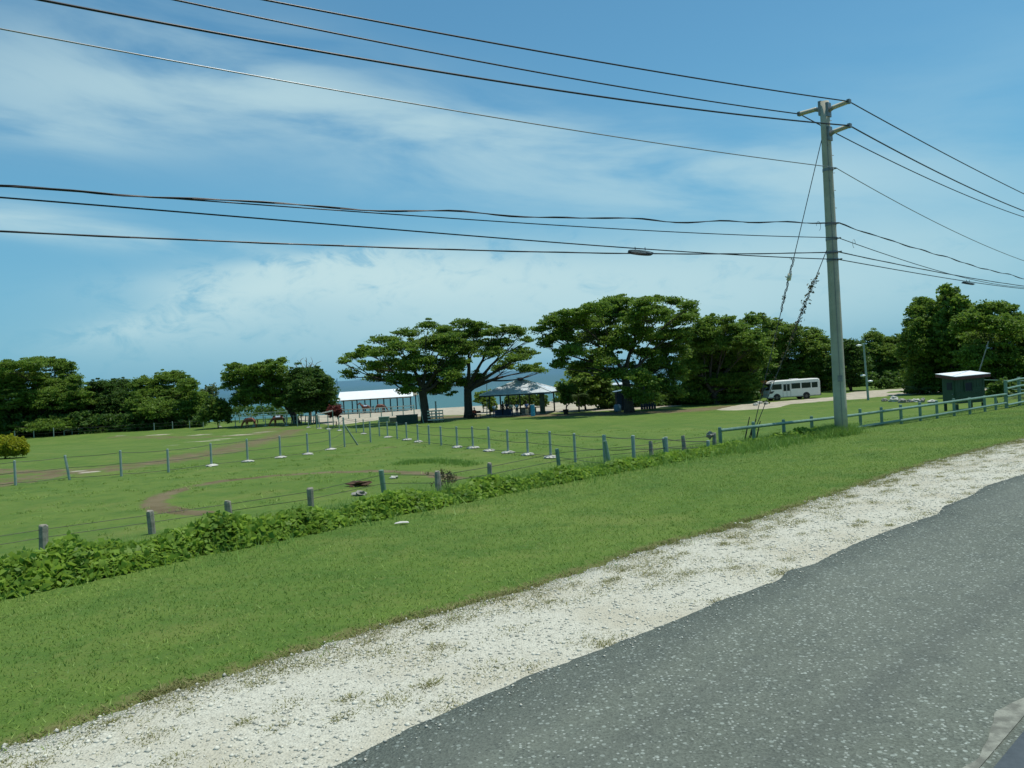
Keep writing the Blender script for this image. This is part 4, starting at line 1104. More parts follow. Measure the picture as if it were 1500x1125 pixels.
# rough strip in the meadow, and longer grass along the vines
ST = PP((585, 679.5), (610, 677), (640, 676), (670, 678), (690, 681))
pu, ps = [], []
for k in range(3500):
    i_ = rng.integers(0, len(ST) - 1); t = rng.random(); q = (ST[i_][0] + (ST[i_ + 1][0] - ST[i_][0]) * t + rng.normal() * .2, ST[i_][1] + (ST[i_ + 1][1] - ST[i_][1]) * t + rng.normal() * .45)
    pu.append(NX * q[0] + NY * q[1]); ps.append(RX * q[0] + RY * q[1])
blades(3500, np.array(pu), np.array(ps), (.05, .16), (.010, .02), 'blade_long', 'tall_grass', 'unmown strip of long grass in the meadow', 'tall grass')
n = 16000
ps = rng.uniform(-10, 27, n); pu = np.array([hedge_line(a) for a in ps]) + rng.normal(size=n) * .75 + .45
blades(n, pu, ps, (.10, .34), (.005, .011), 'blade_long', 'tall_grass', 'long grass growing through the vines along the old fence', 'tall grass')

# tussocks scattered over the pasture
pu, ps = [], []
for k in range(1500):
    u0, s0 = rng.uniform(15, 42), rng.uniform(-25, 42); m_ = int(rng.uniform(6, 34)); r_ = rng.uniform(.05, .28)
    pu += list(u0 + rng.normal(size=m_) * r_); ps += list(s0 + rng.normal(size=m_) * r_)
blades(len(pu), np.array(pu), np.array(ps), (.03, .11), (.008, .016), 'blade', 'tussock_grass', 'small tussocks of coarser grass scattered over the pasture', 'grass', .9)
# crushed stone
n = 45000
ps = -3 + 40 * rng.random(n) ** 1.5; pu = rng.uniform(4.35, 7.3, n)
x = NX * pu + RX * ps; y = NY * pu + RY * ps
keep = (pu > np.array([road_edge(a) for a in ps]) + .02) & (pu < np.array([grass_edge(a) for a in ps]) + np.abs(rng.normal(size=n)) * .04)
x, y = x[keep], y[keep]; n = len(x)
c = np.stack([x, y, zg(x, y) + .014], 1)
sz = .005 + .022 * rng.random(n) ** 5
oct_ = np.array([[1, 0, 0], [0, 1, 0], [-1, 0, 0], [0, -1, 0], [0, 0, .75], [0, 0, -.75]])
an = rng.uniform(0, 6.3, n); ca, sa = np.cos(an), np.sin(an)
V = oct_[None] * (sz[:, None, None] * (.7 + .6 * rng.random((n, 6, 1))))
V = np.stack([V[..., 0] * ca[:, None] - V[..., 1] * sa[:, None], V[..., 0] * sa[:, None] + V[..., 1] * ca[:, None], V[..., 2]], -1) + c[:, None]
of = np.array([[0, 1, 4], [1, 2, 4], [2, 3, 4], [3, 0, 4], [1, 0, 5], [2, 1, 5], [3, 2, 5], [0, 3, 5]])
Fc = (np.arange(n)[:, None, None] * 6 + of[None]).reshape(-1, 3)
# chips kicked onto the edge of the asphalt
nx_ = 1400; s2 = -2 + 40 * rng.random(nx_) ** 1.4; u2 = np.array([road_edge(a) for a in s2]) - np.abs(rng.normal(size=nx_)) * .16
x2, y2 = NX * u2 + RX * s2, NY * u2 + RY * s2; c2 = np.stack([x2, y2, zg(x2, y2) + .04], 1)
V2 = oct_[None] * ((.005 + .012 * rng.random(nx_) ** 3)[:, None, None] * (.7 + .6 * rng.random((nx_, 6, 1)))) + c2[:, None]
V = np.concatenate([V, V2]); n += nx_
Fc = (np.arange(n)[:, None, None] * 6 + of[None]).reshape(-1, 3)
o = link('gravel_stones', np_mesh('gravel_stones', V.reshape(-1, 3), Fc, M['gravel_stone'], {'tint': np.repeat(rng.random(n), 6)}))
tag(o, 'loose chips of pale crushed stone on the shoulder', 'gravel', kind='stuff')
# ------------------------------------------------------------------ thickets that close the view behind the trees
def thicket(spans, mat, seed, name, label):
    g = np.random.default_rng(seed); C = []; rr = []
    for x0, x1, y0, y1, Y in spans:
        k = F / Y
        n_ = int((x1 - x0) * (y1 - y0) / 16)
        for _ in range(n_):
            px = g.uniform(x0, x1); top_ = y0 + 6 * mnoise.noise(Vector((px * .06, seed, 0)))
            Yd = Y + g.uniform(-3, 3); p = at(px, g.uniform(top_, y1), Yd); gz = z1(p.x, p.y)
            if p.z < gz + .1: p.z = gz + .1 + g.random() * .6
            C.append(tuple(p)); rr.append((.75, .75, .4))
    v, f, t = leaf_cards(np.array(C), 22, np.array(rr), (.16, .32), g, .7)
    t = np.clip(t, 0, 1)
    o = link(name, np_mesh(name, v, f, M[mat], {'tint': t}))
    tag(o, label, 'undergrowth', kind='stuff')
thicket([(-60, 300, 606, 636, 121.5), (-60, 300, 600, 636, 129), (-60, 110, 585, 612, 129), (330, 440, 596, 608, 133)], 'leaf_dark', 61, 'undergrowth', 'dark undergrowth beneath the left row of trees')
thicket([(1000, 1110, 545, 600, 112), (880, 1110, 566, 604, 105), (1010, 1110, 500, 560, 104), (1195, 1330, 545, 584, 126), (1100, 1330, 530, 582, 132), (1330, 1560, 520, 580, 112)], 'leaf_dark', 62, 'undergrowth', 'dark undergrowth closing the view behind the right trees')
thicket([(815, 900, 560, 598, 134)], 'leaf_mid', 63, 'undergrowth', 'sunlit green undergrowth by the beach behind the pavilion')

# ------------------------------------------------------------------ minibus
BY = P(1165, 585.5); By = BY.y
L_ = 7.0
pf_, pr_ = at(1125.5, 585, By), at(1204.5, 581, By)
sc_ = (pr_ - pf_).length / L_
bus = thing('minibus', 'white minibus parked on the pale driveway in front of the bushy trees', 'minibus')
bm = bmesh.new()
prof = [(-3.30, .34), (-3.47, .48), (-3.50, .95), (-3.40, 1.22), (-3.05, 2.22), (-2.82, 2.46), (-2.4, 2.56), (3.2, 2.60), (3.42, 2.48), (3.5, 2.1), (3.5, .45), (3.42, .36)]
W_ = 1.02
vs0 = [bm.verts.new((x, -W_, z)) for x, z in prof]; vs1 = [bm.verts.new((x, W_, z)) for x, z in prof]
bm.faces.new(vs0); bm.faces.new(vs1[::-1])
for k in range(len(prof)):
    k2 = (k + 1) % len(prof); bm.faces.new((vs0[k2], vs0[k], vs1[k], vs1[k2]))
bmesh.ops.recalc_face_normals(bm, faces=bm.faces)
ed = [e for e in bm.edges if abs(e.verts[0].co.y - e.verts[1].co.y) < .01]
bmesh.ops.bevel(bm, geom=ed, offset=.13, segments=3, affect='EDGES', profile=.5, clamp_overlap=True)
me = bpy.data.meshes.new('body'); bm.to_mesh(me); bm.free(); me.materials.append(M['bus_white'])
body = link('body', me, bus)
def plate(poly, y, th=.012):
    mb = MB(); n_ = len(poly)
    mb.add([(x, y, z) for x, z in poly] + [(x, y - th * (1 if y < 0 else -1), z) for x, z in poly], [tuple(range(n_)), tuple(range(2 * n_ - 1, n_ - 1, -1))] + [(k, (k + 1) % n_, n_ + (k + 1) % n_, n_ + k) for k in range(n_)])
    return mb
for sd_ in (-1, 1):
    y = sd_ * (W_ + .002)
    wins = [[(-3.08, 1.42), (-2.86, 2.12), (-1.72, 2.12), (-1.72, 1.42)], [(-.42, 1.42), (-.42, 2.12), (.78, 2.12), (.78, 1.42)], [(.95, 1.42), (.95, 2.12), (2.18, 2.12), (2.18, 1.42)], [(2.32, 1.42), (2.32, 2.12), (3.12, 2.12), (3.12, 1.42)]]
    if sd_ > 0: wins.insert(1, [(-1.6, 1.42), (-1.6, 2.12), (-.55, 2.12), (-.55, 1.42)])
    for poly in wins: plate(poly, y).part('window', M['glass'], bus)
    plate([(-3.42, .92), (-3.32, 1.22), (-2.72, 1.26), (-3.0, .96)], y).part('headlight', M['bus_trim'], bus)
    mb = plate([(-3.42, .34), (3.44, .36), (3.44, .45), (-3.46, .45)], y, .02); mb.part('side_skirt', M['stone_grey'], bus)
door = thing('door', None, None); door.parent = bus
y = -(W_ + .002)
plate([(-1.58, .42), (-1.58, 2.18), (-.56, 2.18), (-.56, .42)], y, .01).part('door_panel', M['bus_white'], door)
for x0 in (-1.5, -1.02): plate([(x0, 1.18), (x0, 2.06), (x0 + .38, 2.06), (x0 + .38, 1.18)], y - .012).part('door_pane', M['glass'], door)
for x0 in (-1.60, -1.08, -.57): plate([(x0, .42), (x0, 2.18), (x0 + .025, 2.18), (x0 + .025, .42)], y - .012, .008).part('door_seal', M['bus_trim'], door)
mb = MB(); mb.box((-3.225, 0, 1.76), (.03, 1.72, .84), 0, (0, R(19.3)))
for i_ in range(len(mb.v)): mb.v[i_] = (mb.v[i_][0] - .03, mb.v[i_][1], mb.v[i_][2])
mb.part('windscreen', M['glass'], bus)
mb = MB(); mb.box((3.508, 0, 1.75), (.02, 1.5, .7)); mb.part('rear_window', M['glass'], bus)
mb = MB(); mb.box((-3.5, 0, .5), (.14, 2.0, .24)); mb.part('front_bumper', M['bus_white'], bus, bevel=.03)
mb = MB(); mb.box((3.53, 0, .5), (.12, 2.0, .22)); mb.part('rear_bumper', M['bus_trim'], bus, bevel=.03)
for x in (-2.42, 1.55):
    for sd_ in (-1, 1):
        mb = MB(); mb.tube([(x, sd_ * (W_ - .02), .40), (x, sd_ * (W_ + .006), .40)], [.50, .50], 22); mb.part('wheel_arch', M['bus_trim'], bus)
        wh = thing('wheel', None, None, (x, sd_ * (W_ - .09), .38)); wh.parent = bus
        mb = MB(); mb.tube([(0, -.115, 0), (0, -.10, 0), (0, .10, 0), (0, .115, 0)], [.33, .38, .38, .33], 22); mb.part('tyre', M['rubber'], wh)
        mb = MB(); mb.tube([(0, -.125, 0), (0, .125, 0)], [.2, .2], 16); mb.tube([(0, -.14, 0), (0, .14, 0)], [.07, .07], 10); mb.part('rim', M['rim'], wh)
for sd_ in (-1, 1):
    mb = MB(); mb.tube([(-3.2, sd_ * 1.0, 2.1), (-3.5, sd_ * 1.18, 1.95), (-3.5, sd_ * 1.18, 1.8)], .02, 6); mb.box((-3.5, sd_ * 1.19, 1.65), (.06, .18, .34)); mb.part('wing_mirror', M['bus_trim'], bus)
mb = MB(); mb.box((.4, 0, 2.6), (1.0, .8, .14)); mb.part('roof_vent', M['bus_white'], bus, bevel=.04)
d = pr_ - pf_
bus.scale = (sc_,) * 3
bus.rotation_euler = (0, 0, math.atan2(d.y, d.x) + R(5))
cpos = P(1164, 585.5); bus.location = (cpos.x, cpos.y + 1.0, z1(cpos.x, cpos.y) + .02)

# ------------------------------------------------------------------ green hut
hb = P(1402, 600.5); hY = hb.y; k = F / hY
hut = thing('hut', 'small dark green wooden hut with a white mono pitch roof on short legs', 'hut', hb, R(42) - math.atan(651 / F))
# corner B is the one nearest; +x runs to the right and away, +y to the left and away
lx, ly = 37 / k / math.cos(R(42)), 18 / k / math.sin(R(42))
zb = .28; zt = at(1402, 552, hY).z - hb.z
mb = MB(); mb.box((lx / 2, ly / 2, (zb + zt - .05) / 2 + .02), (lx, ly, zt - zb - .12)); mb.part('wall', M['hut_green'], hut)
mb = MB()
for i_ in range(9): mb.box((lx / 2, -.012, zb + .08 + i_ * .075), (lx - .02, .022, .066))
for i_ in range(int(lx / .2)): mb.box((.1 + i_ * .2, -.006, (zb + .78 + zt) / 2), (.012, .012, zt - zb - .95))
mb.part('cladding', M['hut_green'], hut)
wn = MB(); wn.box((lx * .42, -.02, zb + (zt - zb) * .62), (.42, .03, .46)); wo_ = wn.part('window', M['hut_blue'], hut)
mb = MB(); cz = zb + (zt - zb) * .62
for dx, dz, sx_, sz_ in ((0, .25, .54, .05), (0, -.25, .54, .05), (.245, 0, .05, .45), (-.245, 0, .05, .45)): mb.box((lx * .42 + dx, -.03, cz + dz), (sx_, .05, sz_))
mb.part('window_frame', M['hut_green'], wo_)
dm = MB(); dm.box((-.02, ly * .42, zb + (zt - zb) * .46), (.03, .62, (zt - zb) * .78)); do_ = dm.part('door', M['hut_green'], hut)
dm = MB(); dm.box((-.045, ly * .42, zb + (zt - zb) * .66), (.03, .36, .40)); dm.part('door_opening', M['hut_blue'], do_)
dm = MB(); dm.tube([(-.05, ly * .42 - .24, zb + .55), (-.1, ly * .42 - .24, zb + .55)], .03, 6); dm.part('handle', M['steel'], do_)
ov = .22; t0_, t1_ = zt + .0, zt + .16
rf = MB(); rv = [(-ov, -ov, t0_), (lx + ov, -ov, t0_ + .05), (lx + ov, ly + ov, t1_ + .05), (-ov, ly + ov, t1_)]
rf.add([(a, b_, c + .03) for a, b_, c in rv] + rv, [(0, 1, 2, 3), (7, 6, 5, 4), (0, 4, 5, 1), (1, 5, 6, 2), (2, 6, 7, 3), (3, 7, 4, 0)]); rf.part('roof', M['roof_white'], hut)
fs_ = MB()
for a, b_ in ((0, 1), (1, 2), (2, 3), (3, 0)):
    p, q = Vector(rv[a]), Vector(rv[b_]); dd = q - p; c = (p + q) / 2 + Vector((0, 0, -.085))
    fs_.box(c, (dd.length - .03, .03, .15), math.atan2(dd.y, dd.x), (0, -math.asin(dd.z / dd.length)))
fs_.part('fascia', M['red_board'], hut)
for a in (.08, lx - .08):
    for b_ in (.08, ly - .08):
        mb = MB(); mb.box((a, b_, zb / 2 - .05), (.11, .11, zb + .14)); mb.part('leg', M['hut_green'], hut)

# ------------------------------------------------------------------ pavilion
gy = 100.0
ga = at(766, 609, gy); gz = z1(ga.x, gy)
gaz = thing('pavilion', 'open sided pavilion with a pale hipped metal roof shaded by the guango trees', 'pavilion', (ga.x, gy + 2.5, gz), R(-14))
eh = at(766, 575.5, gy).z - gz; ah = at(767, 556.5, gy + 3).z - gz
hw, hd = 4.6, 3.6
mb = MB(); rt = .28
ev = [(-hw, -hd), (hw, -hd), (hw, hd), (-hw, hd)]; rdg = [(-.45, 0), (.45, 0)]
mb.add([(x, y, eh) for x, y in ev] + [(x, y, ah) for x, y in rdg], [(0, 1, 5, 4), (1, 2, 5), (2, 3, 4, 5), (3, 0, 4)])
mb.add([(x, y, eh - .06) for x, y in ev], [(3, 2, 1, 0)])
for k_ in range(4):
    a, b_ = ev[k_], ev[(k_ + 1) % 4]; mb.add([(*a, eh), (*b_, eh), (*b_, eh - .06), (*a, eh - .06)], [(0, 1, 2, 3)])
mb.part('roof', M['roof_tin'], gaz)
mb = MB()
for k_ in range(4):
    a, b_ = Vector((*ev[k_], eh - .15)), Vector((*ev[(k_ + 1) % 4], eh - .15)); dd = b_ - a
    mb.box((a + b_) / 2 * 0.985 + Vector((0, 0, eh - .15)) * .015, (dd.length * .97, .06, .17), math.atan2(dd.y, dd.x))
mb.part('fascia', M['dark_blue'], gaz)
mb = MB()
for k_ in range(4):
    a = Vector((*ev[k_], eh + .02)); b_ = Vector((*rdg[0 if ev[k_][0] < 0 else 1], ah + .03)); mb.tube([a, b_], .07, 6)
mb.part('ridge_cap', M['roof_white'], gaz)
mb = MB(); mb.box((0, 0, ah + .12), (.7, .5, .3)); mb.prism([(-.5, -.4), (.5, -.4), (.5, .4), (-.5, .4)], ah + .27, ah + .33); mb.part('roof_vent', M['dark_blue'], gaz)
for x, y in ((-3.6, -2.6), (-2.9, .2), (-2.4, 2.6), (.4, -2.7), (3.7, 2.6), (.4, 2.7)):
    mb = MB(); mb.tube([(x, y, -.1), (x, y, eh - .02)], .10, 8); mb.part('post', M['wall_green'], gaz)
mb = MB(); mb.box((3.15, -2.3, eh / 2 - .08), (.55, .55, eh)); mb.box((3.15, -2.3, .1), (.65, .65, .5)); mb.part('column', M['wall_green'], gaz)
mb = MB(); mb.box((-1.9, -2.55, .42), (1.9, .2, .86)); mb.part('low_wall', M['dark_blue'], gaz)
mb = MB(); mb.box((0, 0, -.02), (7.2, 5.8, .22)); mb.part('floor_slab', M['stone_grey'], gaz)
mb = MB(); mb.box((.6, .8, .74), (2.4, .7, .08)); mb.box((.6, .8, .42), (2.0, .5, .56)); mb.part('counter', M['old_wood'], gaz)

# ------------------------------------------------------------------ long white roofed shelter
Ys = 133.0
s0, s1 = at(496, 586.6, Ys), at(606, 580, Ys + 1)
shl = thing('shelter', 'long open shelter with a bright white gabled roof by the beach', 'shelter', (s0.x, s0.y, z1(s0.x, s0.y)))
Ls = s1.x - s0.x; he = s0.z - shl.location.z; r_0 = at(489.5, 575, Ys + 4).z - shl.location.z
tx = math.atan2((s1.y - s0.y), Ls)
mb = MB(); dp = 4.0
mb.add([(-.2, 0, he), (Ls, .4, he), (Ls - .6, dp, r_0), (-.6, dp, r_0), (-.2, 2 * dp, he), (Ls, 2 * dp + .4, he)], [(0, 1, 2, 3), (3, 2, 5, 4)])
mb.add([(-.2, 0, he - .05), (Ls, .4, he - .05), (Ls - .6, dp, r_0 - .05), (-.6, dp, r_0 - .05), (-.2, 2 * dp, he - .05), (Ls, 2 * dp + .4, he - .05)], [(3, 2, 1, 0), (4, 5, 2, 3)])
for a, b_ in (((-.2, 0), (Ls, .4)),): mb.add([(*a, he), (*b_, he), (*b_, he - .05), (*a, he - .05)], [(0, 1, 2, 3)])
mb.part('roof', M['roof_white'], shl)
for k_ in range(6):
    for yy in (.5, 2 * dp - .4):
        x = .7 + k_ * (Ls - 1.2) / 5; mb = MB(); mb.tube([(x, yy, -.2), (x, yy, he + .03)], .10, 8); mb.part('post', M['horse_dark'], shl)
mb = MB(); mb.box((Ls / 2, .55, he - .16), (Ls - .6, .1, .16)); mb.part('beam', M['old_wood'], shl); mb = MB(); mb.box((Ls / 2, 2 * dp - .5, he - .16), (Ls - .6, .1, .16)); mb.part('beam', M['old_wood'], shl)
# glimpse of a beach building with a pale roof edge behind the guango
q = at(889, 603, 109); bb = thing('beach_building', 'half hidden dark building with a pale roof edge behind the broadest guango', 'building', (q.x, 109, z1(q.x, 109)))
hh = at(889, 564, 109).z - bb.location.z
mb = MB(); mb.box((1.6, 1.5, hh / 2 - .1), (3.2, 3, hh - .15)); mb.part('wall', M['wall_green'], bb)
mb = MB(); mb.box((1.5, 1.4, hh + .02), (4.0, 3.6, .12), 0, (R(3), 0)); mb.part('roof', M['roof_tin'], bb)
mb = MB(); mb.box((1.0, -.02, hh * .5), (.8, .04, 1.0)); mb.part('window', M['glass'], bb)
q = at(918, 605, 96); cb_ = thing('shed', 'dark blue shed with a sloping roof in the shade under the broadest guango', 'shed', (q.x - 1.1, 96.5, z1(q.x, 96)))
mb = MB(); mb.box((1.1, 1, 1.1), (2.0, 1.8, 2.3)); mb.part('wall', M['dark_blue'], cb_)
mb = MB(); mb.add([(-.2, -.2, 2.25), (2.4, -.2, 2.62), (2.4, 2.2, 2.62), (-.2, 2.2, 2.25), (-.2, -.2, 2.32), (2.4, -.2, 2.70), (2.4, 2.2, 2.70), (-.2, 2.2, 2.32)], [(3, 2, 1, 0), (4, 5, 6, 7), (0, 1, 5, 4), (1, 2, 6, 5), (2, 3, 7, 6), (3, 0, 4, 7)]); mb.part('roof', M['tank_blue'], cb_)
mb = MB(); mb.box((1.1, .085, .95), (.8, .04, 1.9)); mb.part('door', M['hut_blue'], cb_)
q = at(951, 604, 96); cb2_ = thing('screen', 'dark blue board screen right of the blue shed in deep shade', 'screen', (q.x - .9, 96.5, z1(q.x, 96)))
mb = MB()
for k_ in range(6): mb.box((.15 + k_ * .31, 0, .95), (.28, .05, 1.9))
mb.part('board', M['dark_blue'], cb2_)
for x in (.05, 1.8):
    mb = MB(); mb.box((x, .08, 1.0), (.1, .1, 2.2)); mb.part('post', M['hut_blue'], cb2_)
q = at(905, 606, 94.5); c = Vector((q.x, 94.5, z1(q.x, 94.5)))
tk = thing('water_tank', 'round pale blue water tank in the shade below the broadest guango', 'water tank', c)
mb = MB(); mb.tube([(0, 0, .05), (0, 0, .12), (0, 0, .7), (0, 0, .86), (0, 0, .92)], [.36, .44, .44, .34, .1], 18); mb.part('body', M['tank_blue'], tk, smooth=True)
mb = MB(); mb.tube([(0, 0, .90), (0, 0, .98)], [.16, .16], 12); mb.part('lid', M['dark_blue'], tk)
q = at(781, 611, 96.2); c = Vector((q.x, 96.2, z1(q.x, 96.2)))
tk = thing('barrel', 'tall bright cyan barrel at the front of the pavilion', 'barrel', c)
mb = MB(); mb.tube([(0, 0, 0), (0, 0, .04), (0, 0, .4), (0, 0, .43), (0, 0, .46), (0, 0, .86), (0, 0, .89), (0, 0, .92), (0, 0, 1.28), (0, 0, 1.32)], [.24, .26, .26, .275, .26, .26, .275, .26, .26, .24], 18); mb.part('body', M['cyan'], tk)
mb = MB(); mb.tube([(0, 0, 1.31), (0, 0, 1.36)], [.25, .25], 16); mb.part('lid', M['cyan'], tk)
# slatted rack of four pale tiers
q = at(638, 614, 94); rk = thing('slatted_rack', 'rack of four pale green slatted tiers standing on the grass before the double stem tree', 'rack', (q.x - .95, 94, z1(q.x, 94)))
for k_ in range(4):
    mb = MB(); mb.box((.95, .1 + .0 * k_, .36 + k_ * .34), (1.85, .35, .14)); mb.part('slat', M['stone_white'], rk)
for k_ in range(5):
    mb = MB(); mb.box((.08 + k_ * .435, .32, .68), (.09, .09, 1.5)); mb.part('upright', M['wall_green'], rk)
q = at(639, 606, 99); o = thing('lamp_post', 'pale short pole standing behind the slatted rack', 'pole', (q.x, 99, z1(q.x, 99)))
mb = MB(); mb.tube([(0, 0, -.1), (0, 0, 2.3)], [.11, .09], 10); mb.part('shaft', M['stone_white'], o)
mb = MB(); mb.tube([(0, 0, 2.3), (0, 0, 2.4)], [.14, .10], 10); mb.part('cap', M['stone_white'], o)
o.name = 'post'
# dark green low wall, crates
q0, q1 = at(581, 619.5, 96), at(613, 617.5, 96.5)
lw = thing('low_wall', 'low dark green wall between the sandy yard and the meadow', 'wall', (q0.x, 96, z1(q0.x, 96)))
ln = q1.x - q0.x; mb = MB(); mb.box((ln / 2, .1, .45), (ln, .25, 1.1)); mb.part('wall', M['wall_green'], lw)
mb = MB(); mb.box((ln / 2, .1, 1.03), (ln + .08, .33, .07)); mb.part('coping', M['stone_grey'], lw)
for px, w_, h_, Y, mat, lab in ((562, 1.3, .62, 103, 'pale_green', 'pale green slatted crate on the sandy yard'), (575.5, .9, .55, 101, 'tan_board', 'tan wooden crate beside the low green wall')):
    q = at(px, 612, Y); cr = thing('crate', lab, 'crate', (q.x - w_ / 2, Y, z1(q.x, Y)))
    for k_ in range(3):
        mb = MB(); mb.box((w_ / 2, 0, .12 + k_ * h_ / 3), (w_, .05, h_ / 3 - .03)); mb.box((w_ / 2, .6, .12 + k_ * h_ / 3), (w_, .05, h_ / 3 - .03)); mb.box((.03, .3, .12 + k_ * h_ / 3), (.05, .55, h_ / 3 - .03)); mb.box((w_ - .03, .3, .12 + k_ * h_ / 3), (.05, .55, h_ / 3 - .03)); mb.part('slat', M[mat], cr)
    mb = MB(); mb.box((w_ / 2, .3, h_ + .03), (w_ + .06, .7, .05)); mb.part('lid', M[mat], cr)
# bench seats by the beach rail, potted plants, plant pots
for px, Y in ((829, 96.6),):
    q = at(px, 606, Y); o = thing('plant_pot', 'dark plant pot under the slender shrub right of the pavilion', 'plant pot', (q.x, Y, z1(q.x, Y)))
    mb = MB(); mb.tube([(0, 0, 0), (0, 0, .5), (0, 0, .55)], [.26, .36, .38], 14); mb.part('body', M['horse_dark'], o); mb = MB(); mb.tube([(0, 0, .5), (0, 0, .56)], [.30, .30], 14); mb.part('soil', M['soil'], o)

# ------------------------------------------------------------------ lamp posts
def lamp(px, py, tpx, tpy, Y, label, r, arms):
    if Y is None: b = P(px, py); Y = b.y
    else:
        q = at(px, py, Y); b = Vector((q.x, Y, z1(q.x, Y)))
    o = thing('lamp_post', label, 'lamp post', b); t = at(tpx, tpy, Y) - b
    mb = MB(); mb.tube([(0, 0, -.1), t * .5, t], [r, r * .85, r * .7], 10); mb.part('shaft', M['green_post'], o)
    for frac, dx in arms:
        a = t * frac
        mb = MB(); mb.tube([a, a + Vector((dx * .7, -.05, .12)), a + Vector((dx, -.08, .08))], .035, 6); ar = mb.part('arm', M['green_post'], o)
        mb = MB(); mb.rock(a + Vector((dx * 1.15, -.1, .04)), (.30, .2, .13), 2, .05); mb.part('lamp_head', M['lamp_glass'], ar, smooth=True)
lamp(1272, 586, 1265, 505, None, 'tall grey green lamp post with a white lamp standing by the driveway', .13, ((.985, -.5), (.44, -.35), (.33, .3)))
lamp(713, 606, 713, 543, 104, 'slim lamp post with one white lamp left of the pavilion', .06, ((.76, .35),))
q = at(1434, 560, 70); o = thing('leaning_pole', 'thin pale pole leaning in front of the dark trees above the hut roof', 'pole', (q.x, 70, z1(q.x, 70)))
t = at(1448, 500, 70) - o.location; mb = MB(); b0 = at(1434, 545, 70) - o.location; dd = (t - b0).normalized(); foot = b0 - dd * ((b0.z + .15) / dd.z)
mb.tube([foot, t], [.06, .045], 8); mb.part('shaft', M['stone_grey'], o)
mb = MB(); mb.tube([t - dd * .5, t - dd * .35], [.08, .08], 8); mb.part('clamp', M['steel'], o)
q = at(603, 620, 90); 
o = thing('flag_pole', 'thin pale pole in front of the low green wall', 'pole', (q.x + .9, 94, z1(q.x, 94)))
t = at(611, 575, 94) - o.location; mb = MB(); mb.tube([(0, 0, -.1), (t.x, 0, t.z)], [.045, .035], 8); mb.part('shaft', M['pale_green'], o)
mb = MB(); mb.tube([(t.x, 0, t.z), (t.x, 0, t.z + .06)], [.06, .03], 8); mb.part('cap', M['white_wood'], o)

# ------------------------------------------------------------------ rocks, soil, scraps
def rock(px, py, wpx, hpx, mat, label, seed, name='rock', cat='rock', group=None, rough=.3):
    b = P(px, py); k = F / b.y
    mb = MB(); s_x, s_z = wpx / k / 2, hpx / k / 2
    mb.rock((0, 0, s_z * .6), (s_x, s_x * .8, s_z * 1.15), seed, rough, 3)
    o = mb.part(name, M[mat], smooth=False); o.location = b; return tag(o, label, cat, group)
for k_, (px, py, w_, h_, lab) in enumerate([(1296, 588, 9, 5, 'small grey boulder starting the row by the driveway'), (1309, 588.5, 13, 8, 'rounded white boulder, largest of the row by the driveway'), (1322, 590, 13, 7, 'brownish grey boulder next to the rounded white one'), (1333, 589.5, 8, 5, 'small dark boulder mid row by the driveway'), (1341, 589, 11, 6, 'white boulder with a flat top in the row by the driveway'), (1350, 589.5, 9, 7, 'grey upright boulder ending the row near the hut'), (1366, 590, 14, 5, 'low pale boulder beside the green hut')]):
    rock(px, py, w_, h_, 'stone_white' if k_ in (1, 4, 6) else 'stone_grey', lab, k_ + 20, 'boulder', 'boulder', 'boulders along the driveway')
for k_, (px, py, w_, lab) in enumerate([(1107, 594, 7, 'small white stone at the nose of the minibus'), (1113, 591.5, 8, 'white stone behind the nearest one at the minibus'), (1122, 592.5, 6, 'smaller pale stone by the front wheel of the minibus')]):
    rock(px, py, w_, 4.5, 'stone_white', lab, k_ + 40, 'stone', 'stone', 'white stones by the minibus')
rock(527, 726, 17, 8, 'stone_grey', 'rough grey rock in the grass below the dug earth mound', 51, rough=.45)
rock(577, 701, 11, 4.5, 'stone_white', 'small pale rock beside the leaning green post', 52)
rock(532, 735, 6, 3, 'stone_grey', 'tiny rock in front of the rough grey rock', 53)
rock(526, 712, 30, 8, 'soil', 'low mound of freshly dug brown earth in the meadow', 54, 'earth_mound', 'earth mound', None, .5)
b = P(655, 716); o = thing('dry_bush', 'small dried brown bush against a weathered post in the vines', 'bush', b)
C = rng.normal(size=(60, 3)) * np.array([.16, .16, .12]) + np.array([0, 0, .32]); v, f_, t_ = leaf_cards(C, 5, np.full((60, 3), .07), (.02, .05), rng)
link('foliage', np_mesh('foliage', v, f_, M['leaf_dry'], {'tint': t_}), o)
mb = MB()
for k_ in range(6): mb.tube([(0, 0, -.05), (rng.normal() * .15, rng.normal() * .15, .4)], [.015, .006], 5)
mb.part('stem', M['bark'], o)
b = P(588, 769); mb = MB(); mb.add([(-.13, 0, .03), (.05, -.02, .045), (.14, .03, .03), (.12, .07, .05), (-.02, .06, .06), (-.12, .05, .04), (-.13, 0, .022), (.05, -.02, .037), (.14, .03, .022), (.12, .07, .042), (-.02, .06, .052), (-.12, .05, .032)], [(0, 1, 4, 5), (1, 2, 3, 4), (11, 10, 7, 6), (10, 9, 8, 7)])
o = mb.part('paper_scrap', M['stone_white']); o.location = b; tag(o, 'crumpled white paper scrap lying on the mown verge', 'litter')

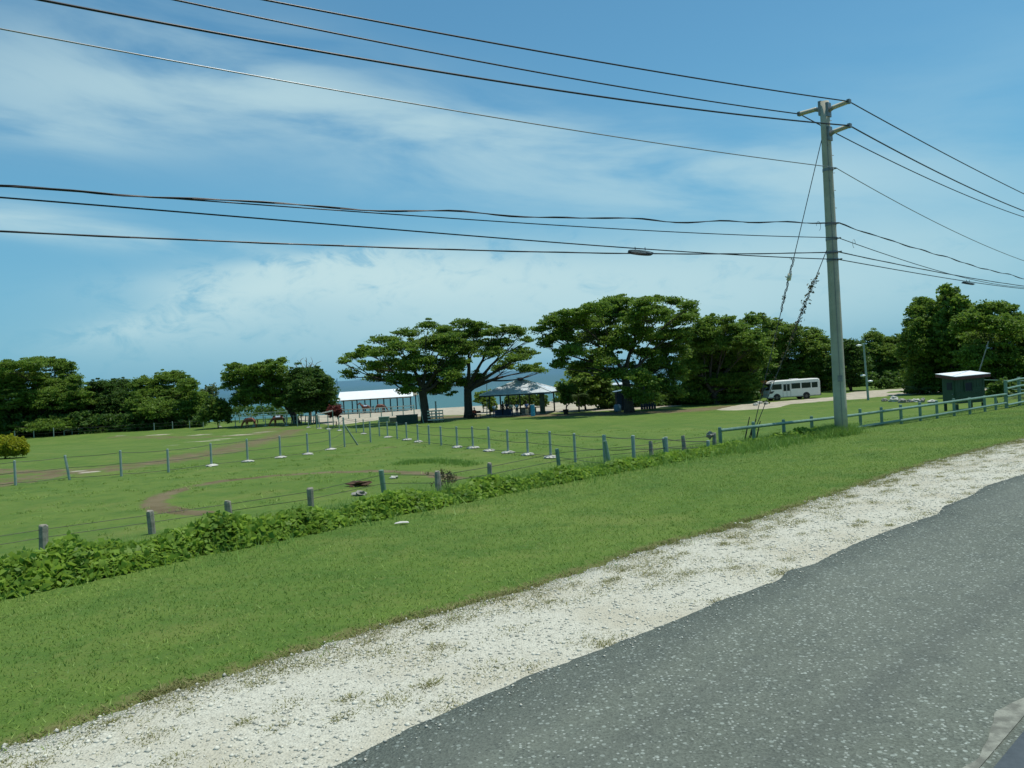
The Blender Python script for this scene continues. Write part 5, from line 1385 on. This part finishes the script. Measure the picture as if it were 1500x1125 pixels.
# ------------------------------------------------------------------ sailing boats
def boat(px, py, Y, L, sail, label, group=None):
    q = at(px, py, Y); o = thing('sailboat' if sail else 'motorboat', label, 'boat', (q.x, Y, -3.95), R(20))
    mb = MB(); st_ = [(-.5, .16), (-.3, .22), (.1, .22), (.35, .14), (.5, .01)]
    vs = [(x * L, y * L, .10 * L) for x, y in st_] + [(x * L, -y * L, .10 * L) for x, y in st_[::-1]]
    vb = [(x * L * .9, y * L * .5, -.03 * L) for x, y in st_] + [(x * L * .9, -y * L * .5, -.03 * L) for x, y in st_[::-1]]
    n_ = len(vs); mb.add(vs + vb, [tuple(range(n_)), tuple(range(2 * n_ - 1, n_ - 1, -1))] + [(k_, (k_ + 1) % n_, n_ + (k_ + 1) % n_, n_ + k_) for k_ in range(n_)])
    mb.part('hull', M['sail'], o)
    if sail:
        mb = MB(); mb.tube([(.05 * L, 0, 0), (.05 * L, 0, 1.5 * L)], .02 * L, 6); mb.part('mast', M['steel'], o)
        mb = MB(); mb.add([(.03 * L, .0, .18 * L), (-.5 * L, .05 * L, .2 * L), (.03 * L, 0, 1.45 * L), (.03 * L, .01 * L, .18 * L), (-.5 * L, .06 * L, .2 * L), (.03 * L, .01 * L, 1.45 * L)], [(0, 1, 2), (5, 4, 3), (0, 1, 4, 3), (1, 2, 5, 4)]); mb.part('sail', M['sail'], o)
    else:
        mb = MB(); mb.box((-.05 * L, 0, .17 * L), (.3 * L, .25 * L, .14 * L)); mb.part('cabin', M['sail'], o, bevel=.02 * L)
        mb = MB(); mb.box((.09 * L, 0, .18 * L), (.03 * L, .2 * L, .09 * L)); mb.part('window', M['glass'], o)
boat(494, 568, 620, 6, True, 'small white sailing boat on the sea above the white shelter roof')
boat(283, 577, 700, 7, False, 'small white motorboat on the sea in the gap between the left trees')

# ------------------------------------------------------------------ skinned figures
def skin_mesh(name, verts, edges, radii, mat, sub=1):
    me = bpy.data.meshes.new(name + '_cage'); me.from_pydata(verts, edges, []); me.update()
    o = bpy.data.objects.new('cage', me); COL.objects.link(o)
    sk = o.modifiers.new('skin', 'SKIN'); sk.use_smooth_shade = True
    for k_, r in enumerate(radii):
        me.skin_vertices[0].data[k_].radius = (r, r) if not isinstance(r, tuple) else r
        me.skin_vertices[0].data[k_].use_root = (k_ == 0)
    sb = o.modifiers.new('sub', 'SUBSURF'); sb.levels = sub; sb.render_levels = sub
    dg = bpy.context.evaluated_depsgraph_get(); dg.update()
    out = bpy.data.meshes.new_from_object(o.evaluated_get(dg)); out.name = name
    bpy.data.objects.remove(o); bpy.data.meshes.remove(me)
    out.materials.clear(); out.materials.append(mat)
    return out
class Skel:
    def __init__(s): s.v = []; s.e = []; s.r = []
    def p(s, co, r, par=None):
        s.v.append(tuple(co)); s.r.append(r)
        if par is not None: s.e.append((par, len(s.v) - 1))
        return len(s.v) - 1
    def chain(s, par, pts):
        for co, r in pts: par = s.p(co, r, par)
        return par
    def mesh(s, name, mat, sub=1): return skin_mesh(name, s.v, s.e, s.r, mat, sub)
def horse_meshes(graze):
    s = Skel()
    c = s.p((0, 0, 1.08), .33)
    sh = s.chain(c, [((.42, 0, 1.12), .31)])
    rp = s.chain(c, [((-.45, 0, 1.14), .32), ((-.72, 0, 1.18), .27)])
    if graze: s.chain(sh, [((.72, 0, 1.10), .20), ((.98, 0, .82), .14), ((1.16, 0, .52), .12), ((1.22, 0, .40), .125), ((1.30, 0, .22), .085), ((1.33, 0, .08), .065)])
    else: s.chain(sh, [((.70, 0, 1.34), .20), ((.92, 0, 1.58), .14), ((1.06, 0, 1.74), .12), ((1.16, 0, 1.74), .125), ((1.36, 0, 1.58), .085), ((1.50, 0, 1.45), .065)])
    for y in (-.15, .15):
        dx = .05 * (1 if y > 0 else -1)
        s.chain(sh, [((.48, y, .82), .125), ((.47 + dx, y * 1.1, .46), .062), ((.48 + dx, y * 1.1, .12), .046), ((.52 + dx, y * 1.1, .03), .058)])
        s.chain(rp, [((-.68, y, .88), .17), ((-.58 - dx, y * 1.1, .68), .105), ((-.84 - dx, y * 1.1, .46), .062), ((-.78 - dx, y * 1.1, .12), .047), ((-.74 - dx, y * 1.1, .03), .058)])
    body = s.mesh('body', M['horse_coat'])
    t = Skel(); a = t.p((-.96, 0, 1.24), .045); t.chain(a, [((-1.06, 0, 1.05), .07), ((-1.08, 0, .75), .075), ((-1.06, 0, .45), .03)])
    tail = t.mesh('tail', M['horse_dark'])
    mn = MB(); pts = [(.55, 1.42), (.76, 1.30), (1.02, 1.0), (1.24, .62), (1.30, .50)] if graze else [(.50, 1.46), (.66, 1.58), (.82, 1.74), (.98, 1.90), (1.10, 1.88)]
    for (x0, z0), (x1, z1_) in zip(pts[:-1], pts[1:]):
        mn.add([(x0, -.05, z0), (x1, -.05, z1_), (x1 - .09, -.08, z1_ - .14), (x0 - .09, -.08, z0 - .14), (x0, .05, z0), (x1, .05, z1_), (x1 - .09, .0, z1_ - .14), (x0 - .09, .0, z0 - .14)], [(0, 1, 2, 3), (7, 6, 5, 4), (0, 4, 5, 1), (3, 2, 6, 7)])
    mane = mn.mesh('mane', M['horse_dark'])
    er = MB(); hx, hz_ = (1.20, .52) if graze else (1.06, 1.86)
    for y in (-.07, .07): er.tube([(hx, y, hz_), (hx + (.05 if graze else -.02), y * 1.2, hz_ + (.08 if graze else .14))], [.04, .01], 6)
    ears = er.mesh('ear', M['horse_coat'])
    return body, tail, mane, ears
HG, HS = horse_meshes(True), horse_meshes(False)
sp = MB()
for q in range(9):
    a0, a1 = -1.15 + 2.3 * q / 9, -1.15 + 2.3 * (q + 1) / 9; R_s = .37
    sp.add([(x, R_s * math.sin(a), 1.10 + R_s * math.cos(a)) for x in (-.25, .35) for a in (a0, a1)], [(0, 1, 3, 2)])
pad_me = sp.mesh('saddle_pad', M['cloth_pale'])
sd2 = MB(); sd2.rock((.05, 0, 1.47), (.26, .17, .08), 3, .12); sad_me = sd2.mesh('saddle', M['horse_dark'])
def horse(px, py, Y, rz, ms, label, saddle=False, sc=1.0):
    if Y is None: b = P(px, py)
    else:
        q = at(px, py, Y); b = Vector((q.x, Y, z1(q.x, Y)))
    o = thing('horse', label, 'horse', b, rz, 'bay horses'); o.scale = (sc,) * 3
    for nm, me in zip(('body', 'tail', 'mane', 'ear'), ms): link(nm, me, o)
    if saddle: sdl = link('saddle_pad', pad_me, o); link('saddle', sad_me, sdl)
horse(367, 627, None, R(172), HG, 'bay horse grazing with its head down, beside the saddled one in the meadow')
horse(409, 624.5, None, R(186), HG, 'bay horse wearing a pale blue saddle pad, near the corral panels', True)
horse(537, 606, 131, R(175), HS, 'bay horse with raised head beneath the white roofed shelter', True)
horse(557, 606, 132, R(5), HG, 'bay horse with lowered head beneath the white roofed shelter')

def person(px, Y, yaw, label, shirt, legs, pose='stand', arm=0.0, dz=0.0, hat=None, sc=1.0):
    q = at(px, 606, Y); b = Vector((q.x, Y, z1(q.x, Y) + dz))
    o = thing('person', label, 'person', b, yaw, 'people around the pavilion'); o.scale = (sc,) * 3
    sit = pose == 'sit'; hz_ = .50 if sit else .93
    s = Skel(); pel = s.p((0, 0, hz_), .135)
    ch = s.chain(pel, [((0, 0, hz_ + .2), .125), ((0, .0, hz_ + .42), .145)])
    nk = s.chain(ch, [((0, 0, hz_ + .56), .055), ((0, -.01, hz_ + .66), .085), ((0, -.015, hz_ + .74), .095), ((0, 0, hz_ + .81), .06)])
    t = Skel(); tp = t.p((0, 0, hz_ + .02), .148); tc = t.chain(tp, [((0, 0, hz_ + .2), .14), ((0, 0, hz_ + .43), .158)])
    l = Skel(); lp = l.p((0, 0, hz_), .15)
    for sx_ in (-1, 1):
        if sit: kn = [((sx_ * .10, -.05, hz_ - .02), .09), ((sx_ * .12, -.42, hz_ - .02), .062), ((sx_ * .12, -.44, .10), .045)]
        else: kn = [((sx_ * .095, 0, hz_ - .12), .092), ((sx_ * .10, -.02, .50), .062), ((sx_ * .105, .02, .10), .045)]
        e_ = s.chain(pel, kn); y0 = kn[-1][0][1]
        s.chain(e_, [((sx_ * .11, y0 - .02, .045), .042), ((sx_ * .115, y0 - .17, .03), .035)])
        l.chain(lp, [(a_, r_ + .018) for a_, r_ in kn])
        fwd = -.10 - arm * (.22 if sx_ > 0 else .1)
        el_ = [((sx_ * .17, 0, hz_ + .47), .058), ((sx_ * .23, fwd * .2, hz_ + .22), .043)]
        hd = [((sx_ * .22, fwd - .08, hz_ + .02 + arm * .25), .032), ((sx_ * .215, fwd - .13, hz_ - .06 + arm * .26), .036)]
        h_ = s.chain(ch, el_ + hd)
        hx, hy, hz2 = hd[-1][0]
        for fk in range(4): s.chain(h_, [((hx + (fk - 1.5) * .016, hy - .03, hz2 - .045), .009), ((hx + (fk - 1.5) * .017, hy - .04, hz2 - .085 + .008 * abs(fk - 1.2)), .008)])
        s.chain(h_, [((hx - sx_ * .035, hy - .03, hz2 - .015), .010), ((hx - sx_ * .045, hy - .05, hz2 - .045), .009)])
        t.chain(tc, [(a_, r_ + .016) for a_, r_ in el_])
    link('body', s.mesh('body', M['skin']), o)
    link('shirt', t.mesh('shirt', M[shirt]), o); link('trousers', l.mesh('trousers', M[legs]), o)
    mb = MB(); mb.rock((0, .018, hz_ + .79), (.098, .108, .085), 4, .05); link('hair', mb.mesh('hair', M[hat or 'hair'], smooth=True), o)
    for sx_ in (-1, 1):
        mb = MB(); mb.rock((sx_ * .035, -.10, hz_ + .755), (.012, .008, .008), 1, 0, 1); mb.part('eye', M['horse_dark'], o)
    return o
person(724.5, 98, R(10), 'person in a pale shirt standing alone left of the pavilion posts', 'cloth_pale', 'cloth_denim', arm=.4)
person(737, 100.5, R(60), 'tall person in black standing between the pavilion posts', 'cloth_black', 'cloth_black', sc=1.05)
person(743, 102, R(-40), 'person in dark clothes behind the low pavilion wall', 'cloth_denim', 'cloth_black')
person(749.5, 98.6, R(30), 'person in a cream top near the middle of the pavilion', 'cloth_cream', 'cloth_denim', arm=.6)
person(757.5, 98.2, R(-20), 'person in pale top and jeans facing the cream top person', 'cloth_pale', 'cloth_denim', arm=.5)
person(772, 98.0, R(5), 'person in a blue shirt standing beside the cyan barrel', 'cloth_blue', 'cloth_cream', arm=.3)
# someone resting on a bench beside the forked guango
q = at(695, 608, 99); bn = thing('bench', 'dark wooden bench right of the forked guango trunk', 'bench', (q.x, 99, z1(q.x, 99)))
mb = MB(); mb.box((0, 0, .45), (1.6, .4, .06)); mb.part('seat', M['horse_dark'], bn)
mb = MB(); mb.box((0, .2, .75), (1.6, .05, .3)); mb.part('backrest', M['horse_dark'], bn)
for x in (-.7, .7):
    mb = MB(); mb.box((x, 0, .21), (.08, .38, .44)); mb.part('leg', M['horse_dark'], bn)
p_ = person(695, 99, R(15), 'person in a red shirt sitting on the bench beside the forked guango', 'cloth_red', 'cloth_black', 'sit')
